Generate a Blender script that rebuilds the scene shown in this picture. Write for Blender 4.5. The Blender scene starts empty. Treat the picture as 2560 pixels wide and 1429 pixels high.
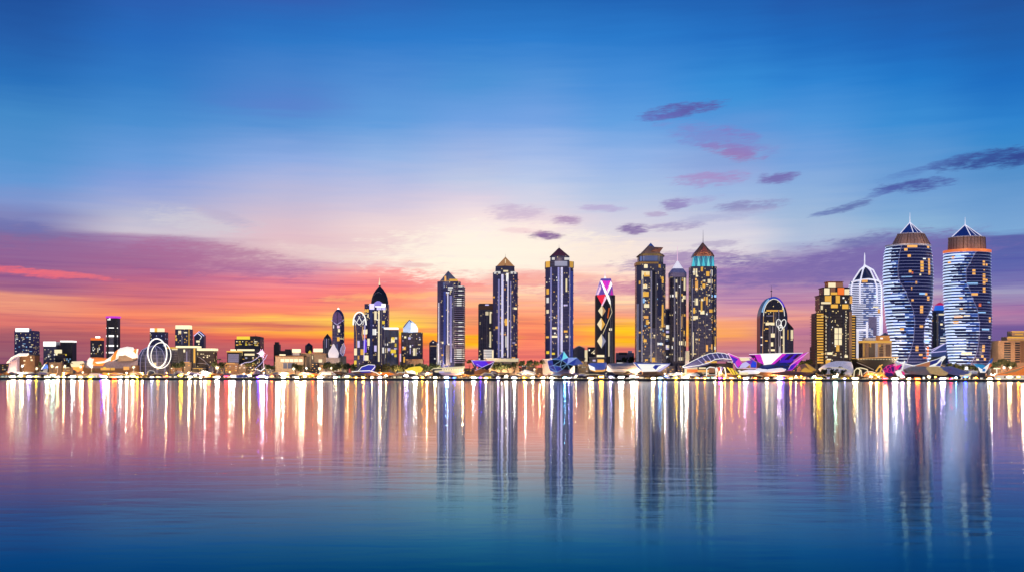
import bpy, bmesh, math, random
from mathutils import Vector, Matrix
R = math.radians
SC = bpy.context.scene
COL = SC.collection
F = 2667.0          # focal length in photo pixels
CX, HY = 1280.0, 937.0
CAMH = 12.0
GZ = 5.0            # height of the promenade above the water
SHORE = 2400.0

def lin(c):
    c = c / 255.0
    return c / 12.92 if c <= 0.04045 else ((c + 0.055) / 1.055) ** 2.4
def rgb(r, g, b): return (lin(r), lin(g), lin(b), 1.0)

# ---------------------------------------------------------------- node helpers
class NT:
    def __init__(s, tree): s.t = tree; s.n = tree.nodes; s.l = tree.links
    def node(s, typ, **kw):
        n = s.n.new(typ)
        for k, v in kw.items(): setattr(n, k, v)
        return n
    def put(s, sock, v):
        if isinstance(v, bpy.types.NodeSocket): s.l.new(v, sock)
        else: sock.default_value = v
    def m(s, op, a, b=0.0, c=0.0, clamp=False):
        n = s.node('ShaderNodeMath', operation=op); n.use_clamp = clamp
        s.put(n.inputs[0], a); s.put(n.inputs[1], b)
        if len(n.inputs) > 2: s.put(n.inputs[2], c)
        return n.outputs[0]
    def mr(s, v, a, b, c=0.0, d=1.0, kind='SMOOTHSTEP'):
        n = s.node('ShaderNodeMapRange'); n.interpolation_type = kind; n.clamp = True
        for i, x in enumerate((v, a, b, c, d)): s.put(n.inputs[i], x)
        return n.outputs[0]
    def mix(s, f, a, b, blend='MIX'):
        n = s.node('ShaderNodeMix', data_type='RGBA', blend_type=blend)
        s.put(n.inputs[0], f); s.put(n.inputs[6], a); s.put(n.inputs[7], b)
        return n.outputs[2]
    def xyz(s, x, y, z):
        n = s.node('ShaderNodeCombineXYZ')
        for i, v in enumerate((x, y, z)): s.put(n.inputs[i], v)
        return n.outputs[0]
    def sep(s, v):
        n = s.node('ShaderNodeSeparateXYZ'); s.put(n.inputs[0], v); return n.outputs
    def noise(s, vec, scale, detail=3.0, rough=0.5):
        n = s.node('ShaderNodeTexNoise'); s.put(n.inputs['Vector'], vec)
        n.inputs['Scale'].default_value = scale; n.inputs['Detail'].default_value = detail
        n.inputs['Roughness'].default_value = rough
        return n.outputs['Fac']

# ---------------------------------------------------------------- sky
def px_azel(x, y):
    X = (x - CX) / F; Z = (HY - y) / F
    return math.atan(X), math.atan(Z / math.sqrt(1 + X * X))

STATIONS = {
 60: [(-300,16,58,128),(0,22,78,155),(100,28,92,170),(200,32,110,186),(300,62,135,200),(400,80,145,208),(450,98,150,212),(500,125,148,205),(550,125,130,185),(600,120,105,160),(640,140,95,150),(700,150,88,138),(725,165,100,135),(742,225,140,125),(770,235,150,125),(800,225,125,115),(820,215,112,110),(840,160,88,106),(880,148,88,110),(937,150,90,110)],
 360: [(-300,20,62,135),(0,36,92,175),(100,32,105,188),(200,45,122,198),(300,70,140,208),(400,105,155,218),(450,130,158,218),(500,160,170,215),(540,185,185,210),(588,205,195,210),(612,165,120,165),(650,165,105,150),(690,175,95,140),(730,210,110,125),(780,240,130,105),(800,250,130,100),(815,205,110,115),(830,240,120,100),(850,190,95,100),(880,175,92,105),(937,165,90,105)],
 720: [(-300,20,62,135),(0,45,95,178),(60,35,108,190),(110,40,118,198),(200,70,130,204),(260,85,130,205),(300,85,145,212),(400,140,170,225),(450,170,180,222),(500,190,185,215),(560,215,190,205),(600,225,190,200),(640,225,190,195),(670,205,150,175),(700,230,130,150),(740,250,125,125),(780,250,135,105),(795,255,190,90),(810,220,110,100),(825,255,170,70),(850,235,95,85),(870,200,95,100),(937,175,90,105)],
 960: [(-300,20,64,138),(0,38,100,182),(100,38,120,202),(200,78,140,212),(300,95,155,220),(400,150,180,228),(470,185,190,225),(530,215,200,218),(580,240,215,215),(620,238,208,208),(650,245,215,210),(680,250,160,160),(720,250,125,125),(760,250,150,110),(780,252,190,110),(810,255,215,60),(820,250,150,80),(832,255,225,0),(848,255,120,60),(870,230,95,85),(937,195,90,100)],
 1195: [(-300,20,64,138),(0,30,105,185),(100,40,122,204),(200,75,145,214),(300,110,160,225),(400,165,185,228),(450,190,200,228),(500,220,208,225),(550,245,225,225),(600,255,240,232),(650,255,245,230),(680,250,215,200),(710,248,150,145),(740,250,190,165),(770,250,150,120),(800,250,160,110),(828,255,140,90),(838,255,210,20),(848,255,150,50),(858,255,200,20),(872,245,125,110),(937,235,115,105)],
 1330: [(-300,20,64,138),(0,28,104,184),(100,40,124,206),(200,80,146,216),(300,115,162,226),(400,165,188,232),(450,190,203,232),(500,212,210,228),(550,235,215,222),(580,250,228,225),(640,255,240,225),(670,255,230,215),(690,245,160,150),(720,255,220,190),(760,250,170,140),(800,250,145,105),(840,250,130,100),(880,242,125,110),(937,235,115,105)],
 1560: [(-300,20,64,136),(0,26,100,182),(100,35,120,202),(200,65,140,216),(300,95,158,224),(400,145,178,230),(480,175,195,228),(540,205,205,225),(600,232,220,222),(650,252,232,222),(690,250,205,190),(720,245,195,185),(760,250,205,170),(790,250,160,130),(810,255,185,60),(825,255,200,30),(840,255,150,50),(855,255,190,30),(870,225,120,110),(937,205,108,112)],
 1840: [(-300,18,60,134),(0,24,96,178),(100,28,112,196),(200,48,138,214),(250,60,144,216),(320,95,150,217),(380,122,158,215),(430,145,168,220),(480,155,182,225),(520,172,188,222),(560,205,205,225),(600,220,215,225),(640,222,212,220),(672,165,130,180),(700,155,120,175),(740,190,140,175),(780,215,150,165),(800,245,160,125),(830,250,165,95),(850,225,135,120),(880,190,120,140),(937,180,110,130)],
 2008: [(-300,18,58,130),(0,26,88,170),(100,22,106,190),(200,40,130,210),(300,75,148,218),(400,115,160,220),(480,140,175,220),(540,160,185,218),(600,175,190,218),(632,150,140,190),(680,130,110,170),(710,170,130,175),(760,195,135,165),(785,235,155,140),(820,190,120,150),(850,190,125,145),(937,170,105,140)],
 2270: [(-300,18,56,126),(0,24,85,164),(100,20,100,185),(200,25,120,202),(300,55,140,212),(400,95,152,212),(470,105,155,212),(570,140,180,215),(598,110,110,175),(640,115,100,165),(690,135,120,180),(720,180,165,195),(760,180,130,170),(790,190,130,165),(840,140,100,155),(937,125,88,145)],
 2520: [(-300,16,54,122),(0,24,82,158),(100,20,95,175),(200,18,108,192),(300,38,128,205),(350,50,135,205),(430,80,142,202),(500,105,155,208),(572,120,165,212),(586,85,95,165),(650,85,95,170),(700,115,110,175),(725,155,150,190),(760,150,120,170),(790,175,120,165),(820,115,90,155),(880,100,85,145),(937,95,80,135)],
}
CLOUDS = [ # cx, cy, rx, ry, tilt (deg, + = rises to the right), colour, opacity
 (1230,632,250,62,2,(255,243,226),.8),(1150,668,130,22,2,(255,246,226),.75),(1500,640,120,36,3,(252,232,216),.6),
 (1700,276,88,15,8,(92,78,158),.85),(1640,290,50,8,6,(100,110,190),.5),
 (1832,378,60,17,-12,(158,104,168),.75),(1790,345,110,26,-14,(128,128,200),.55),(1850,330,40,12,-15,(130,120,195),.5),
 (1770,446,78,15,2,(168,130,190),.7),(1942,444,42,13,4,(112,96,168),.85),
 (2485,392,105,15,6,(46,70,146),.9),(2385,402,70,10,10,(56,78,152),.65),(2300,424,80,10,14,(76,108,182),.4),(2550,398,50,14,6,(42,66,142),.85),
 (2285,463,76,12,3,(66,80,158),.92),(2205,480,36,7,14,(80,100,175),.6),(2105,520,58,8,12,(86,100,166),.8),(2060,532,34,5,10,(110,130,190),.5),
 (1285,532,60,18,0,(192,168,202),.6),(1415,550,34,11,-3,(165,128,176),.8),(1360,588,38,10,-2,(126,86,150),.95),(1300,577,50,7,-3,(235,190,205),.5),
 (1510,521,50,8,-2,(178,158,205),.6),(1686,510,32,14,8,(136,116,180),.8),(1740,500,50,8,6,(160,150,205),.5),(1640,535,24,7,0,(170,145,190),.6),
 (1582,572,36,12,0,(124,96,160),.9),(1680,566,70,9,3,(148,126,180),.65),(1875,512,76,11,3,(128,120,178),.7),(1810,540,110,12,8,(168,170,208),.5),
 (1700,652,140,24,4,(148,118,176),.8),(1790,610,60,8,3,(165,150,190),.6),(1900,640,80,10,4,(140,125,175),.6),
 (2010,668,220,36,4,(126,104,170),.85),(2240,634,190,44,3,(116,102,170),.8),(2160,600,70,12,5,(110,115,175),.7),(2000,628,90,8,6,(190,190,215),.4),
 (1500,720,120,22,2,(225,140,160),.55),(1590,715,70,16,0,(190,120,160),.7),(1320,700,90,22,-2,(244,140,140),.6),(1400,690,90,10,3,(250,190,175),.5),(1480,672,70,8,2,(246,205,200),.5),
 (60,682,110,8,-3,(236,104,124),.95),(185,689,90,6,-5,(232,108,126),.85),(30,568,70,14,-2,(104,112,176),.6),
 (250,640,260,30,-3,(150,98,148),.5),(560,650,190,34,-6,(172,104,150),.6),(500,555,110,26,-4,(208,204,214),.6),(560,545,60,14,-14,(180,165,200),.5),
 (1040,663,40,5,0,(225,150,165),.5),(830,640,120,16,-8,(238,214,210),.5),
 (980,740,160,8,3,(255,196,120),.5),(1150,760,120,8,2,(255,190,130),.5),(1060,838,120,7,0,(255,150,60),.5),
]
def make_world():
    w = bpy.data.worlds.new("World"); SC.world = w; w.use_nodes = True
    n = NT(w.node_tree); n.n.clear()
    d = n.sep(n.node('ShaderNodeTexCoord').outputs['Generated'])
    el = n.m('ARCSINE', d[2]); az = n.m('ARCTAN2', d[0], d[1])
    # wisps: bend the bands with stretched noise
    v1 = n.xyz(n.m('MULTIPLY', az, 5.0), n.m('MULTIPLY', el, 60.0), 0.0)
    v2 = n.xyz(n.m('MULTIPLY', az, 3.0), n.m('MULTIPLY', el, 18.0), 3.7)
    v3 = n.xyz(n.m('ADD', n.m('MULTIPLY', az, 14.0), n.m('MULTIPLY', el, -30.0)), n.m('MULTIPLY', el, 190.0), 9.1)
    n1 = n.m('SUBTRACT', n.noise(v1, 1.0, 3, .55), .5); n2 = n.m('SUBTRACT', n.noise(v2, 1.0, 2), .5)
    n3 = n.m('SUBTRACT', n.noise(v3, 1.0, 3, .6), .5)
    warp = n.m('ADD', n.m('MULTIPLY', n2, .018), n.m('MULTIPLY', n1, .013))
    warp = n.m('ADD', warp, n.m('MULTIPLY', n3, .012))
    damp = n.mr(el, .015, .05, .45, 1.0)
    ew = n.m('ADD', el, n.m('MULTIPLY', warp, damp))
    EMAX = px_azel(CX, -300)[1]
    fac = n.m('DIVIDE', ew, EMAX, clamp=True)
    prev = None; paz = None
    for x in sorted(STATIONS):
        az0, _ = px_azel(x, 0)
        ramp = n.node('ShaderNodeValToRGB'); cr = ramp.color_ramp; cr.interpolation = 'LINEAR'
        pts = sorted([(px_azel(x, y)[1] / EMAX, rgb(r, g, b)) for y, r, g, b in STATIONS[x]])
        while len(cr.elements) < len(pts): cr.elements.new(.5)
        for e, (p, c) in zip(cr.elements, pts): e.position = max(0, min(1, p))
        for e, (p, c) in zip(cr.elements, pts): e.position = max(0, min(1, p)); e.color = c
        n.put(ramp.inputs[0], fac)
        c = ramp.outputs[0]
        if prev is not None:
            f = n.mr(n.m('ADD', az, n.m('MULTIPLY', n1, .05)), paz, az0)
            c = n.mix(f, prev, c)
        prev, paz = c, az0
    # thin stratus veils low over the horizon: alternately warmer and duller
    v6 = n.xyz(n.m('ADD', n.m('MULTIPLY', az, 7.0), n.m('MULTIPLY', el, 12.0)), n.m('MULTIPLY', el, 260.0), 2.2)
    n6 = n.noise(v6, 1.0, 3, .6)
    low = n.mr(el, .075, .14, 1.0, 0.0)
    dull = n.mix(n.m('MULTIPLY', n.mr(n6, .52, .66), n.m('MULTIPLY', low, .55)), prev, n.mix(1.0, prev, (.70, .62, .92, 1), 'MULTIPLY'))
    prev = n.mix(n.m('MULTIPLY', n.mr(n6, .48, .36), n.m('MULTIPLY', low, .6)), dull, n.mix(1.0, dull, (1.12, 1.28, 1.08, 1), 'MULTIPLY'))
    # single clouds; one soft ragged mask each
    v4 = n.xyz(n.m('ADD', n.m('MULTIPLY', az, 120.0), n.m('MULTIPLY', el, -200.0)), n.m('MULTIPLY', el, 620.0), 5.0)
    rag = n.m('SUBTRACT', n.noise(v4, 1.0, 4, .62), .5)
    v5 = n.xyz(n.m('ADD', n.m('MULTIPLY', az, 45.0), n.m('MULTIPLY', el, -50.0)), n.m('MULTIPLY', el, 150.0), 8.0)
    rag2 = n.m('SUBTRACT', n.noise(v5, 1.0, 3, .55), .5)
    ragged = n.m('ADD', n.m('MULTIPLY', rag, 3.4), n.m('MULTIPLY', rag2, 4.2))
    cur = prev
    for cx, cy, rx, ry, tilt, c, op in CLOUDS:
        a0, e0 = px_azel(cx, cy)
        da = n.m('SUBTRACT', az, a0); de = n.m('SUBTRACT', el, e0)
        de = n.m('SUBTRACT', de, n.m('MULTIPLY', da, math.tan(R(tilt))))
        qa = n.m('MULTIPLY', da, F / rx); qe = n.m('MULTIPLY', de, F / ry)
        q = n.m('ADD', n.m('MULTIPLY', qa, qa), n.m('MULTIPLY', qe, qe))
        q = n.m('ADD', q, ragged)
        f = n.mr(q, -0.3, 2.0, op, 0.0)
        cur = n.mix(f, cur, rgb(*c))
    # behind the camera: plain dusk blue
    back = n.mr(d[1], -.35, .45)
    dusk = n.mix(n.mr(el, 0, .6), rgb(188, 180, 208), rgb(80, 118, 178))
    cur = n.mix(back, dusk, cur)
    # below the horizon stays dark
    bg = n.node('ShaderNodeBackground'); n.put(bg.inputs[0], cur); bg.inputs[1].default_value = 1.0
    sky = n.node('ShaderNodeTexSky', sky_type='NISHITA')
    sky.sun_disc = False; sky.sun_elevation = R(-3.0); sky.sun_rotation = px_azel(1150, 900)[0]
    bg2 = n.node('ShaderNodeBackground'); n.put(bg2.inputs[0], sky.outputs[0]); bg2.inputs[1].default_value = .05
    add = n.node('ShaderNodeAddShader'); n.l.new(bg.outputs[0], add.inputs[0]); n.l.new(bg2.outputs[0], add.inputs[1])
    out = n.node('ShaderNodeOutputWorld'); n.l.new(add.outputs[0], out.inputs[0])
    w.cycles.sampling_method = 'MANUAL'; w.cycles.sample_map_resolution = 2048

# ---------------------------------------------------------------- materials
MATS = {}
def mat_plain(name, col, rough=.6, metal=0.0, emit=None, es=0.0, spec=.5, nosample=False):
    if name in MATS: return MATS[name]
    m = bpy.data.materials.new(name); m.use_nodes = True; MATS[name] = m
    n = NT(m.node_tree); b = n.n['Principled BSDF']
    b.inputs['Base Color'].default_value = col
    b.inputs['Roughness'].default_value = rough; b.inputs['Metallic'].default_value = metal
    b.inputs['Specular IOR Level'].default_value = spec
    if emit:
        b.inputs['Emission Color'].default_value = emit; b.inputs['Emission Strength'].default_value = es
    # slight procedural wear in the base colour
    tc = n.node('ShaderNodeTexCoord')
    f = n.noise(tc.outputs['Object'], .35, 4, .6)
    c = n.mix(n.mr(f, .3, .7), tuple(x * .82 for x in col[:3]) + (1,), tuple(min(1, x * 1.12) for x in col[:3]) + (1,))
    n.put(b.inputs['Base Color'], c)
    if nosample or es < 4.0: m.cycles.emission_sampling = 'NONE'
    return m
def emis(r, g, b, s, name=None, nosample=False):
    """a light-giving surface"""
    key = name or 'glow_%d_%d_%d_%g' % (r, g, b, s)
    c = rgb(r, g, b)
    nosample = nosample or s < 4.0
    m = mat_plain(key, tuple(.02 + .16 * v for v in c[:3]) + (1,), .5, emit=c, es=s)
    if nosample: m.cycles.emission_sampling = 'NONE'
    return m

def make_camera():
    cam = bpy.data.cameras.new('camera'); o = bpy.data.objects.new('camera', cam); COL.objects.link(o)
    cam.sensor_width = 36.0; cam.lens = 36.0 * F / 2560.0
    cam.shift_y = (HY - 1429 / 2.0) / 2560.0
    cam.clip_start = 1.0; cam.clip_end = 60000.0
    o.location = (0, 0, CAMH)
    o.rotation_euler = (R(90), 0, 0)
    o.matrix_world = Matrix.Translation((0, 0, CAMH)) @ Matrix.Rotation(R(90), 4, 'X') @ Matrix.Rotation(R(ROLL), 4, 'Z')
    SC.camera = o
ROLL = 0.12
def unroll(x, y):
    return y - (x - 1280) * math.tan(R(ROLL)) 

def link(name, me, parent=None, loc=None):
    o = bpy.data.objects.new(name, me); COL.objects.link(o)
    if parent is not None: o.parent = parent
    if loc is not None: o.location = loc
    return o
def tag(o, label=None, cat=None, group=None, kind=None):
    if label: o['label'] = label
    if cat: o['category'] = cat
    if group: o['group'] = group
    if kind: o['kind'] = kind
    return o
def mesh_from(name, verts, faces, mat, smooth=False):
    me = bpy.data.meshes.new(name); me.from_pydata(verts, [], faces); me.update()
    if mat is not None:
        for mm in (mat if isinstance(mat, (list, tuple)) else [mat]): me.materials.append(mm)
    if smooth:
        for p in me.polygons: p.use_smooth = True
    return me

# ---------------------------------------------------------------- water and land
def make_water():
    m = bpy.data.materials.new('water'); m.use_nodes = True
    n = NT(m.node_tree); n.n.clear()
    tc = n.node('ShaderNodeTexCoord').outputs['Object']
    s = n.sep(tc)
    # wind ripples: long swell and short chop, crests across the view
    a = n.noise(n.xyz(n.m('MULTIPLY', s[0], .10), n.m('MULTIPLY', s[1], 1.0), 0), 1.0, 3, .55)
    b = n.noise(n.xyz(n.m('MULTIPLY', s[0], .10), n.m('MULTIPLY', s[1], .21), 4.0), 1.0, 3, .5)
    patch = n.mr(n.noise(n.xyz(n.m('MULTIPLY', s[0], .004), n.m('MULTIPLY', s[1], .010), 7.0), 1.0, 3, .6), .35, .65, .75, 1.15)
    h = n.m('ADD', n.m('MULTIPLY', a, WAVE[0]), n.m('MULTIPLY', b, WAVE[1]))
    h = n.m('MULTIPLY', h, patch)
    bump = n.node('ShaderNodeBump'); bump.inputs['Strength'].default_value = 1.0; bump.inputs['Distance'].default_value = 1.0
    n.put(bump.inputs['Height'], h)
    lw = n.node('ShaderNodeLayerWeight'); lw.inputs['Blend'].default_value = .5
    fac = n.m('SUBTRACT', 1.0, lw.outputs['Facing'])       # 0 at grazing, ~sin(depression)
    refl = n.node('ShaderNodeValToRGB'); cr = refl.color_ramp
    pts = WREF
    while len(cr.elements) < len(pts): cr.elements.new(.5)
    for e, (p, c) in zip(cr.elements, pts): e.position = p
    for e, (p, c) in zip(cr.elements, pts): e.position = p; e.color = c
    n.put(refl.inputs[0], n.m('MULTIPLY', fac, 4.0, clamp=True))
    g = n.node('ShaderNodeBsdfGlossy'); g.distribution = WDIST; g.inputs['Roughness'].default_value = WROUGH[0]
    n.put(g.inputs['Color'], refl.outputs[0]); n.put(g.inputs['Normal'], bump.outputs[0])
    g2 = n.node('ShaderNodeBsdfGlossy'); g2.distribution = WDIST; g2.inputs['Roughness'].default_value = WROUGH[1]
    n.put(g2.inputs['Color'], refl.outputs[0]); n.put(g2.inputs['Normal'], bump.outputs[0])
    tg = n.xyz(1.0, 0.0, 0.0)      # long wave crests run across the view, so slopes vary mostly along y
    for gg, an in ((g, .55), (g2, .60)):
        gg.inputs['Anisotropy'].default_value = an; n.put(gg.inputs['Tangent'], tg)
    mx = n.node('ShaderNodeMixShader'); mx.inputs[0].default_value = WROUGH[2]
    n.l.new(g.outputs[0], mx.inputs[1]); n.l.new(g2.outputs[0], mx.inputs[2])
    dif = n.node('ShaderNodeBsdfDiffuse'); dif.inputs[0].default_value = (0.0, .085, .130, 1)
    add = n.node('ShaderNodeAddShader'); n.l.new(mx.outputs[0], add.inputs[0]); n.l.new(dif.outputs[0], add.inputs[1])
    out = n.node('ShaderNodeOutputMaterial'); n.l.new(add.outputs[0], out.inputs[0])
    v = [(-9000, -300, 0), (9000, -300, 0), (9000, SHORE, 0), (-9000, SHORE, 0)]
    tag(link('water', mesh_from('water', v, [(0, 1, 2, 3)], m)), kind='structure')

def make_land():
    g = mat_plain('dark_paving', (.06, .055, .05, 1), .8)
    # the land: one solid slab whose front is the quay wall
    Y0, Y1 = SHORE, 16000
    v = [(-9000, Y0, -2), (9000, Y0, -2), (9000, Y1, -2), (-9000, Y1, -2), (-9000, Y0, GZ), (9000, Y0, GZ), (9000, Y1, GZ), (-9000, Y1, GZ)]
    f = [(0, 1, 5, 4), (1, 2, 6, 5), (2, 3, 7, 6), (3, 0, 4, 7), (4, 5, 6, 7)]
    tag(link('ground', mesh_from('ground', v, f, g)), kind='structure')

WAVE = (.0045, .065)
WROUGH = (.072, .096, .45)
WDIST = 'BECKMANN'
WREF = [(0.0, (.95, .95, .97, 1)), (.10, (.88, .90, .93, 1)), (.25, (.70, .71, .77, 1)), (.35, (.35, .46, .56, 1)), (.47, (.125, .29, .40, 1)), (.62, (.02, .15, .26, 1)), (.74, (.0, .075, .13, 1)), (1.0, (.0, .05, .10, 1))]

def settings():
    SC.view_settings.view_transform = 'Standard'; SC.view_settings.look = 'None'
    SC.view_settings.exposure = 0; SC.view_settings.gamma = 1
    SC.render.engine = 'CYCLES'
    SC.cycles.use_denoising = True
    SC.cycles.max_bounces = 5; SC.cycles.diffuse_bounces = 2; SC.cycles.glossy_bounces = 3
    SC.cycles.sample_clamp_indirect = 0.0; SC.cycles.use_light_tree = True
    SC.cycles.use_adaptive_sampling = False; SC.cycles.light_sampling_threshold = 0.0
    SC.cycles.caustics_reflective = False

# ================================================================ building kit
LITEMS = []     # (object, description, photo x) whose labels get a landmark and an ordinal at the end
class Part:
    """collects geometry in photo-pixel units (x from the thing's centre, y depth, z above its ground)"""
    def __init__(s, b): s.b = b; s.v = []; s.f = []; s.mi = []
    def add(s, vs, fs, mi=0):
        o = len(s.v); s.v += vs; s.f += [tuple(i + o for i in f) for f in fs]; s.mi += [mi] * len(fs); return s
    def box(s, x0, x1, y0, y1, z0, z1, mi=0):
        return s.add([(x0,y0,z0),(x1,y0,z0),(x1,y1,z0),(x0,y1,z0),(x0,y0,z1),(x1,y0,z1),(x1,y1,z1),(x0,y1,z1)],
                     [(0,1,5,4),(1,2,6,5),(2,3,7,6),(3,0,4,7),(4,5,6,7),(3,2,1,0)], mi)
    def loft(s, rings, mi=0, cap=True, closed=True):
        n = len(rings[0]); vs = [p for r in rings for p in r]; fs = []
        for k in range(len(rings) - 1):
            for i in range(n if closed else n - 1):
                j = (i + 1) % n; fs.append((k*n+i, k*n+j, (k+1)*n+j, (k+1)*n+i))
        if cap: fs += [tuple(range(n))[::-1], tuple((len(rings)-1)*n + i for i in range(n))]
        return s.add(vs, fs, mi)
    def octo(s, cx, a, d, c, z0, z1, cy=0, a2=None, d2=None, mi=0):
        def ring(a, d, c, z):
            c = min(c, a*.95, d*.95)
            return [(cx-a+c,cy-d,z),(cx+a-c,cy-d,z),(cx+a,cy-d+c,z),(cx+a,cy+d-c,z),(cx+a-c,cy+d,z),(cx-a+c,cy+d,z),(cx-a,cy+d-c,z),(cx-a,cy-d+c,z)]
        a2 = a if a2 is None else a2; d2 = d * (a2 / a) if d2 is None else d2
        return s.loft([ring(a,d,c,z0), ring(a2,d2,c*a2/a,z1)], mi)
    def lathe(s, prof, n=32, cx=0, cy=0, sq=1.0, mi=0, ph=0):
        rings = [[(cx + r*math.cos(ph+2*math.pi*i/n), cy + sq*r*math.sin(ph+2*math.pi*i/n), z) for i in range(n)] for r, z in prof]
        return s.loft(rings, mi)
    def pyr(s, cx, a, d, z0, z1, cy=0, mi=0):
        return s.add([(cx-a,cy-d,z0),(cx+a,cy-d,z0),(cx+a,cy+d,z0),(cx-a,cy+d,z0),(cx,cy,z1)], [(0,1,4),(1,2,4),(2,3,4),(3,0,4),(3,2,1,0)], mi)
    def tube(s, pts, r, n=6, mi=0, closed=False):
        pts = [Vector(p) for p in pts]; N = len(pts); rings = []
        for i, p in enumerate(pts):
            a = pts[(i-1) % N] if (closed or i > 0) else p; b = pts[(i+1) % N] if (closed or i < N-1) else p
            t = (b - a).normalized() if (b-a).length > 1e-6 else Vector((0,0,1))
            u = t.cross(Vector((0,1,0)));
            if u.length < .05: u = t.cross(Vector((1,0,0)))
            u.normalize(); w = t.cross(u)
            rr = r[i] if isinstance(r, (list, tuple)) else r
            rings.append([tuple(p + rr*(math.cos(2*math.pi*k/n)*u + math.sin(2*math.pi*k/n)*w)) for k in range(n)])
        if closed: rings.append(rings[0])
        return s.loft(rings, mi, cap=not closed)
    def plate(s, out, y0, y1, mi=0):
        """outline in x,z given thickness in depth"""
        n = len(out); vs = [(x,y0,z) for x,z in out] + [(x,y1,z) for x,z in out]
        fs = [tuple(range(n)), tuple(range(2*n-1, n-1, -1))] + [(i, i+n, (i+1)%n+n, (i+1)%n) for i in range(n)]
        return s.add(vs, fs, mi)
    def facade_quad(s, x0, x1, z0, z1, fy, e=.25, t=.8, mi=0):
        n = 1 if x1 - x0 < 4 else 3
        xs = [x0 + (x1-x0)*i/n for i in range(n+1)]
        rings = []
        for x in xs:
            y = fy(x); rings.append([(x,y-e,z0),(x,y-e,z1),(x,y+t,z1),(x,y+t,z0)])
        return s.loft(rings, mi)
    def make(s, name, mat, parent=None, smooth=False, label=None):
        if not s.v: return None
        k = s.b.s
        mats = mat if isinstance(mat, (list, tuple)) else [mat]
        me = mesh_from(name, [(x*k, y*k, z*k) for x, y, z in s.v], s.f, mats, smooth)
        if len(mats) > 1:
            for p, mi in zip(me.polygons, s.mi): p.material_index = mi
        bm = bmesh.new(); bm.from_mesh(me); bmesh.ops.recalc_face_normals(bm, faces=bm.faces); bm.to_mesh(me); bm.free()
        o = link(name, me, parent if parent is not None else s.b.root)
        if label: o['label'] = label
        return o

class B:
    def __init__(s, name, label, cat, cx, Y, group=None, desc=None):
        s.cx = cx; s.Y = Y; s.s = Y / F
        s.gy = HY + (CAMH - GZ) / s.s + (cx - 1280) * math.tan(R(ROLL))    # photo row of the ground here
        s.root = bpy.data.objects.new(name, None); COL.objects.link(s.root)
        s.root.location = ((cx - CX) * s.s, Y, GZ); s.root.empty_display_size = 1
        tag(s.root, label, cat, group)
        if desc: LITEMS.append((s.root, desc, cx))
    def z(s, py): return s.gy - py
    def x(s, px): return px - s.cx
    def P(s): return Part(s)

def facade(name, glass, frame, lit=(255,225,150), dens=.12, cw=2.2, ch=3.6, es=.8, band=None, rough=.25, fr=.22):
    """windows in a grid: dark panes, paler frames, a few rooms lit"""
    if name in MATS: return MATS[name]
    m = bpy.data.materials.new(name); m.use_nodes = True; MATS[name] = m
    n = NT(m.node_tree); b = n.n['Principled BSDF']
    g = n.sep(n.node('ShaderNodeTexCoord').outputs['Object'])
    u = n.m('DIVIDE', n.m('ADD', g[0], g[1]), cw); v = n.m('DIVIDE', g[2], ch)
    fu = n.m('FRACT', u); fv = n.m('FRACT', v)
    iu = n.m('FLOOR', u); iv = n.m('FLOOR', v)
    pane = n.m('MULTIPLY', n.m('GREATER_THAN', fu, fr), n.m('GREATER_THAN', fv, fr * 1.3))
    wn = n.node('ShaderNodeTexWhiteNoise', noise_dimensions='3D'); n.put(wn.inputs['Vector'], n.xyz(iu, iv, 0.5))
    iu2 = n.m('FLOOR', n.m('DIVIDE', u, 5.0)); wn2 = n.node('ShaderNodeTexWhiteNoise', noise_dimensions='3D'); n.put(wn2.inputs['Vector'], n.xyz(iu2, iv, 3.5))
    thr = n.m('MULTIPLY', n.m('POWER', wn2.outputs[0], 2.0), dens * 3.0)
    on = n.m('MULTIPLY', n.m('LESS_THAN', wn.outputs[0], thr), pane)
    tint = n.mix(n.m('MULTIPLY', wn2.outputs[0], .6), glass, tuple(min(1, c * 2.2 + .01) for c in glass[:3]) + (1,))
    n.put(b.inputs['Base Color'], n.mix(pane, frame, tint))
    n.put(b.inputs['Roughness'], n.m('SUBTRACT', .7, n.m('MULTIPLY', pane, .7 - rough)))
    n.put(b.inputs['Emission Color'], n.mix(wn.outputs[0], rgb(*lit), rgb(255, 190, 90)))
    n.put(b.inputs['Emission Strength'], n.m('MULTIPLY', on, es))
    m.cycles.emission_sampling = 'NONE'
    return m

# window light colours
GLOW = {'cream': (255,236,190), 'gold': (240,180,70), 'amber': (252,182,92), 'white': (255,252,245), 'blue': (150,200,250),
        'teal': (120,190,215), 'lav': (205,195,245), 'orange': (250,120,40), 'yellow': (250,215,60), 'magenta': (225,45,190),
        'red': (225,30,60), 'purple': (95,50,220), 'mint': (200,250,230), 'deepblue': (25,70,200), 'tan': (205,160,110), 'pink': (245,200,230),
        'steel': (95,110,165), 'grey': (150,150,175), 'brown': (150,100,70)}
def G(c, s=1.0, sample=True):
    r, g, b = GLOW[c]
    return emis(r, g, b, s, 'glow_%s_%g%s' % (c, s, '' if sample else '_n'), nosample=(s < 4.0))

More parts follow.
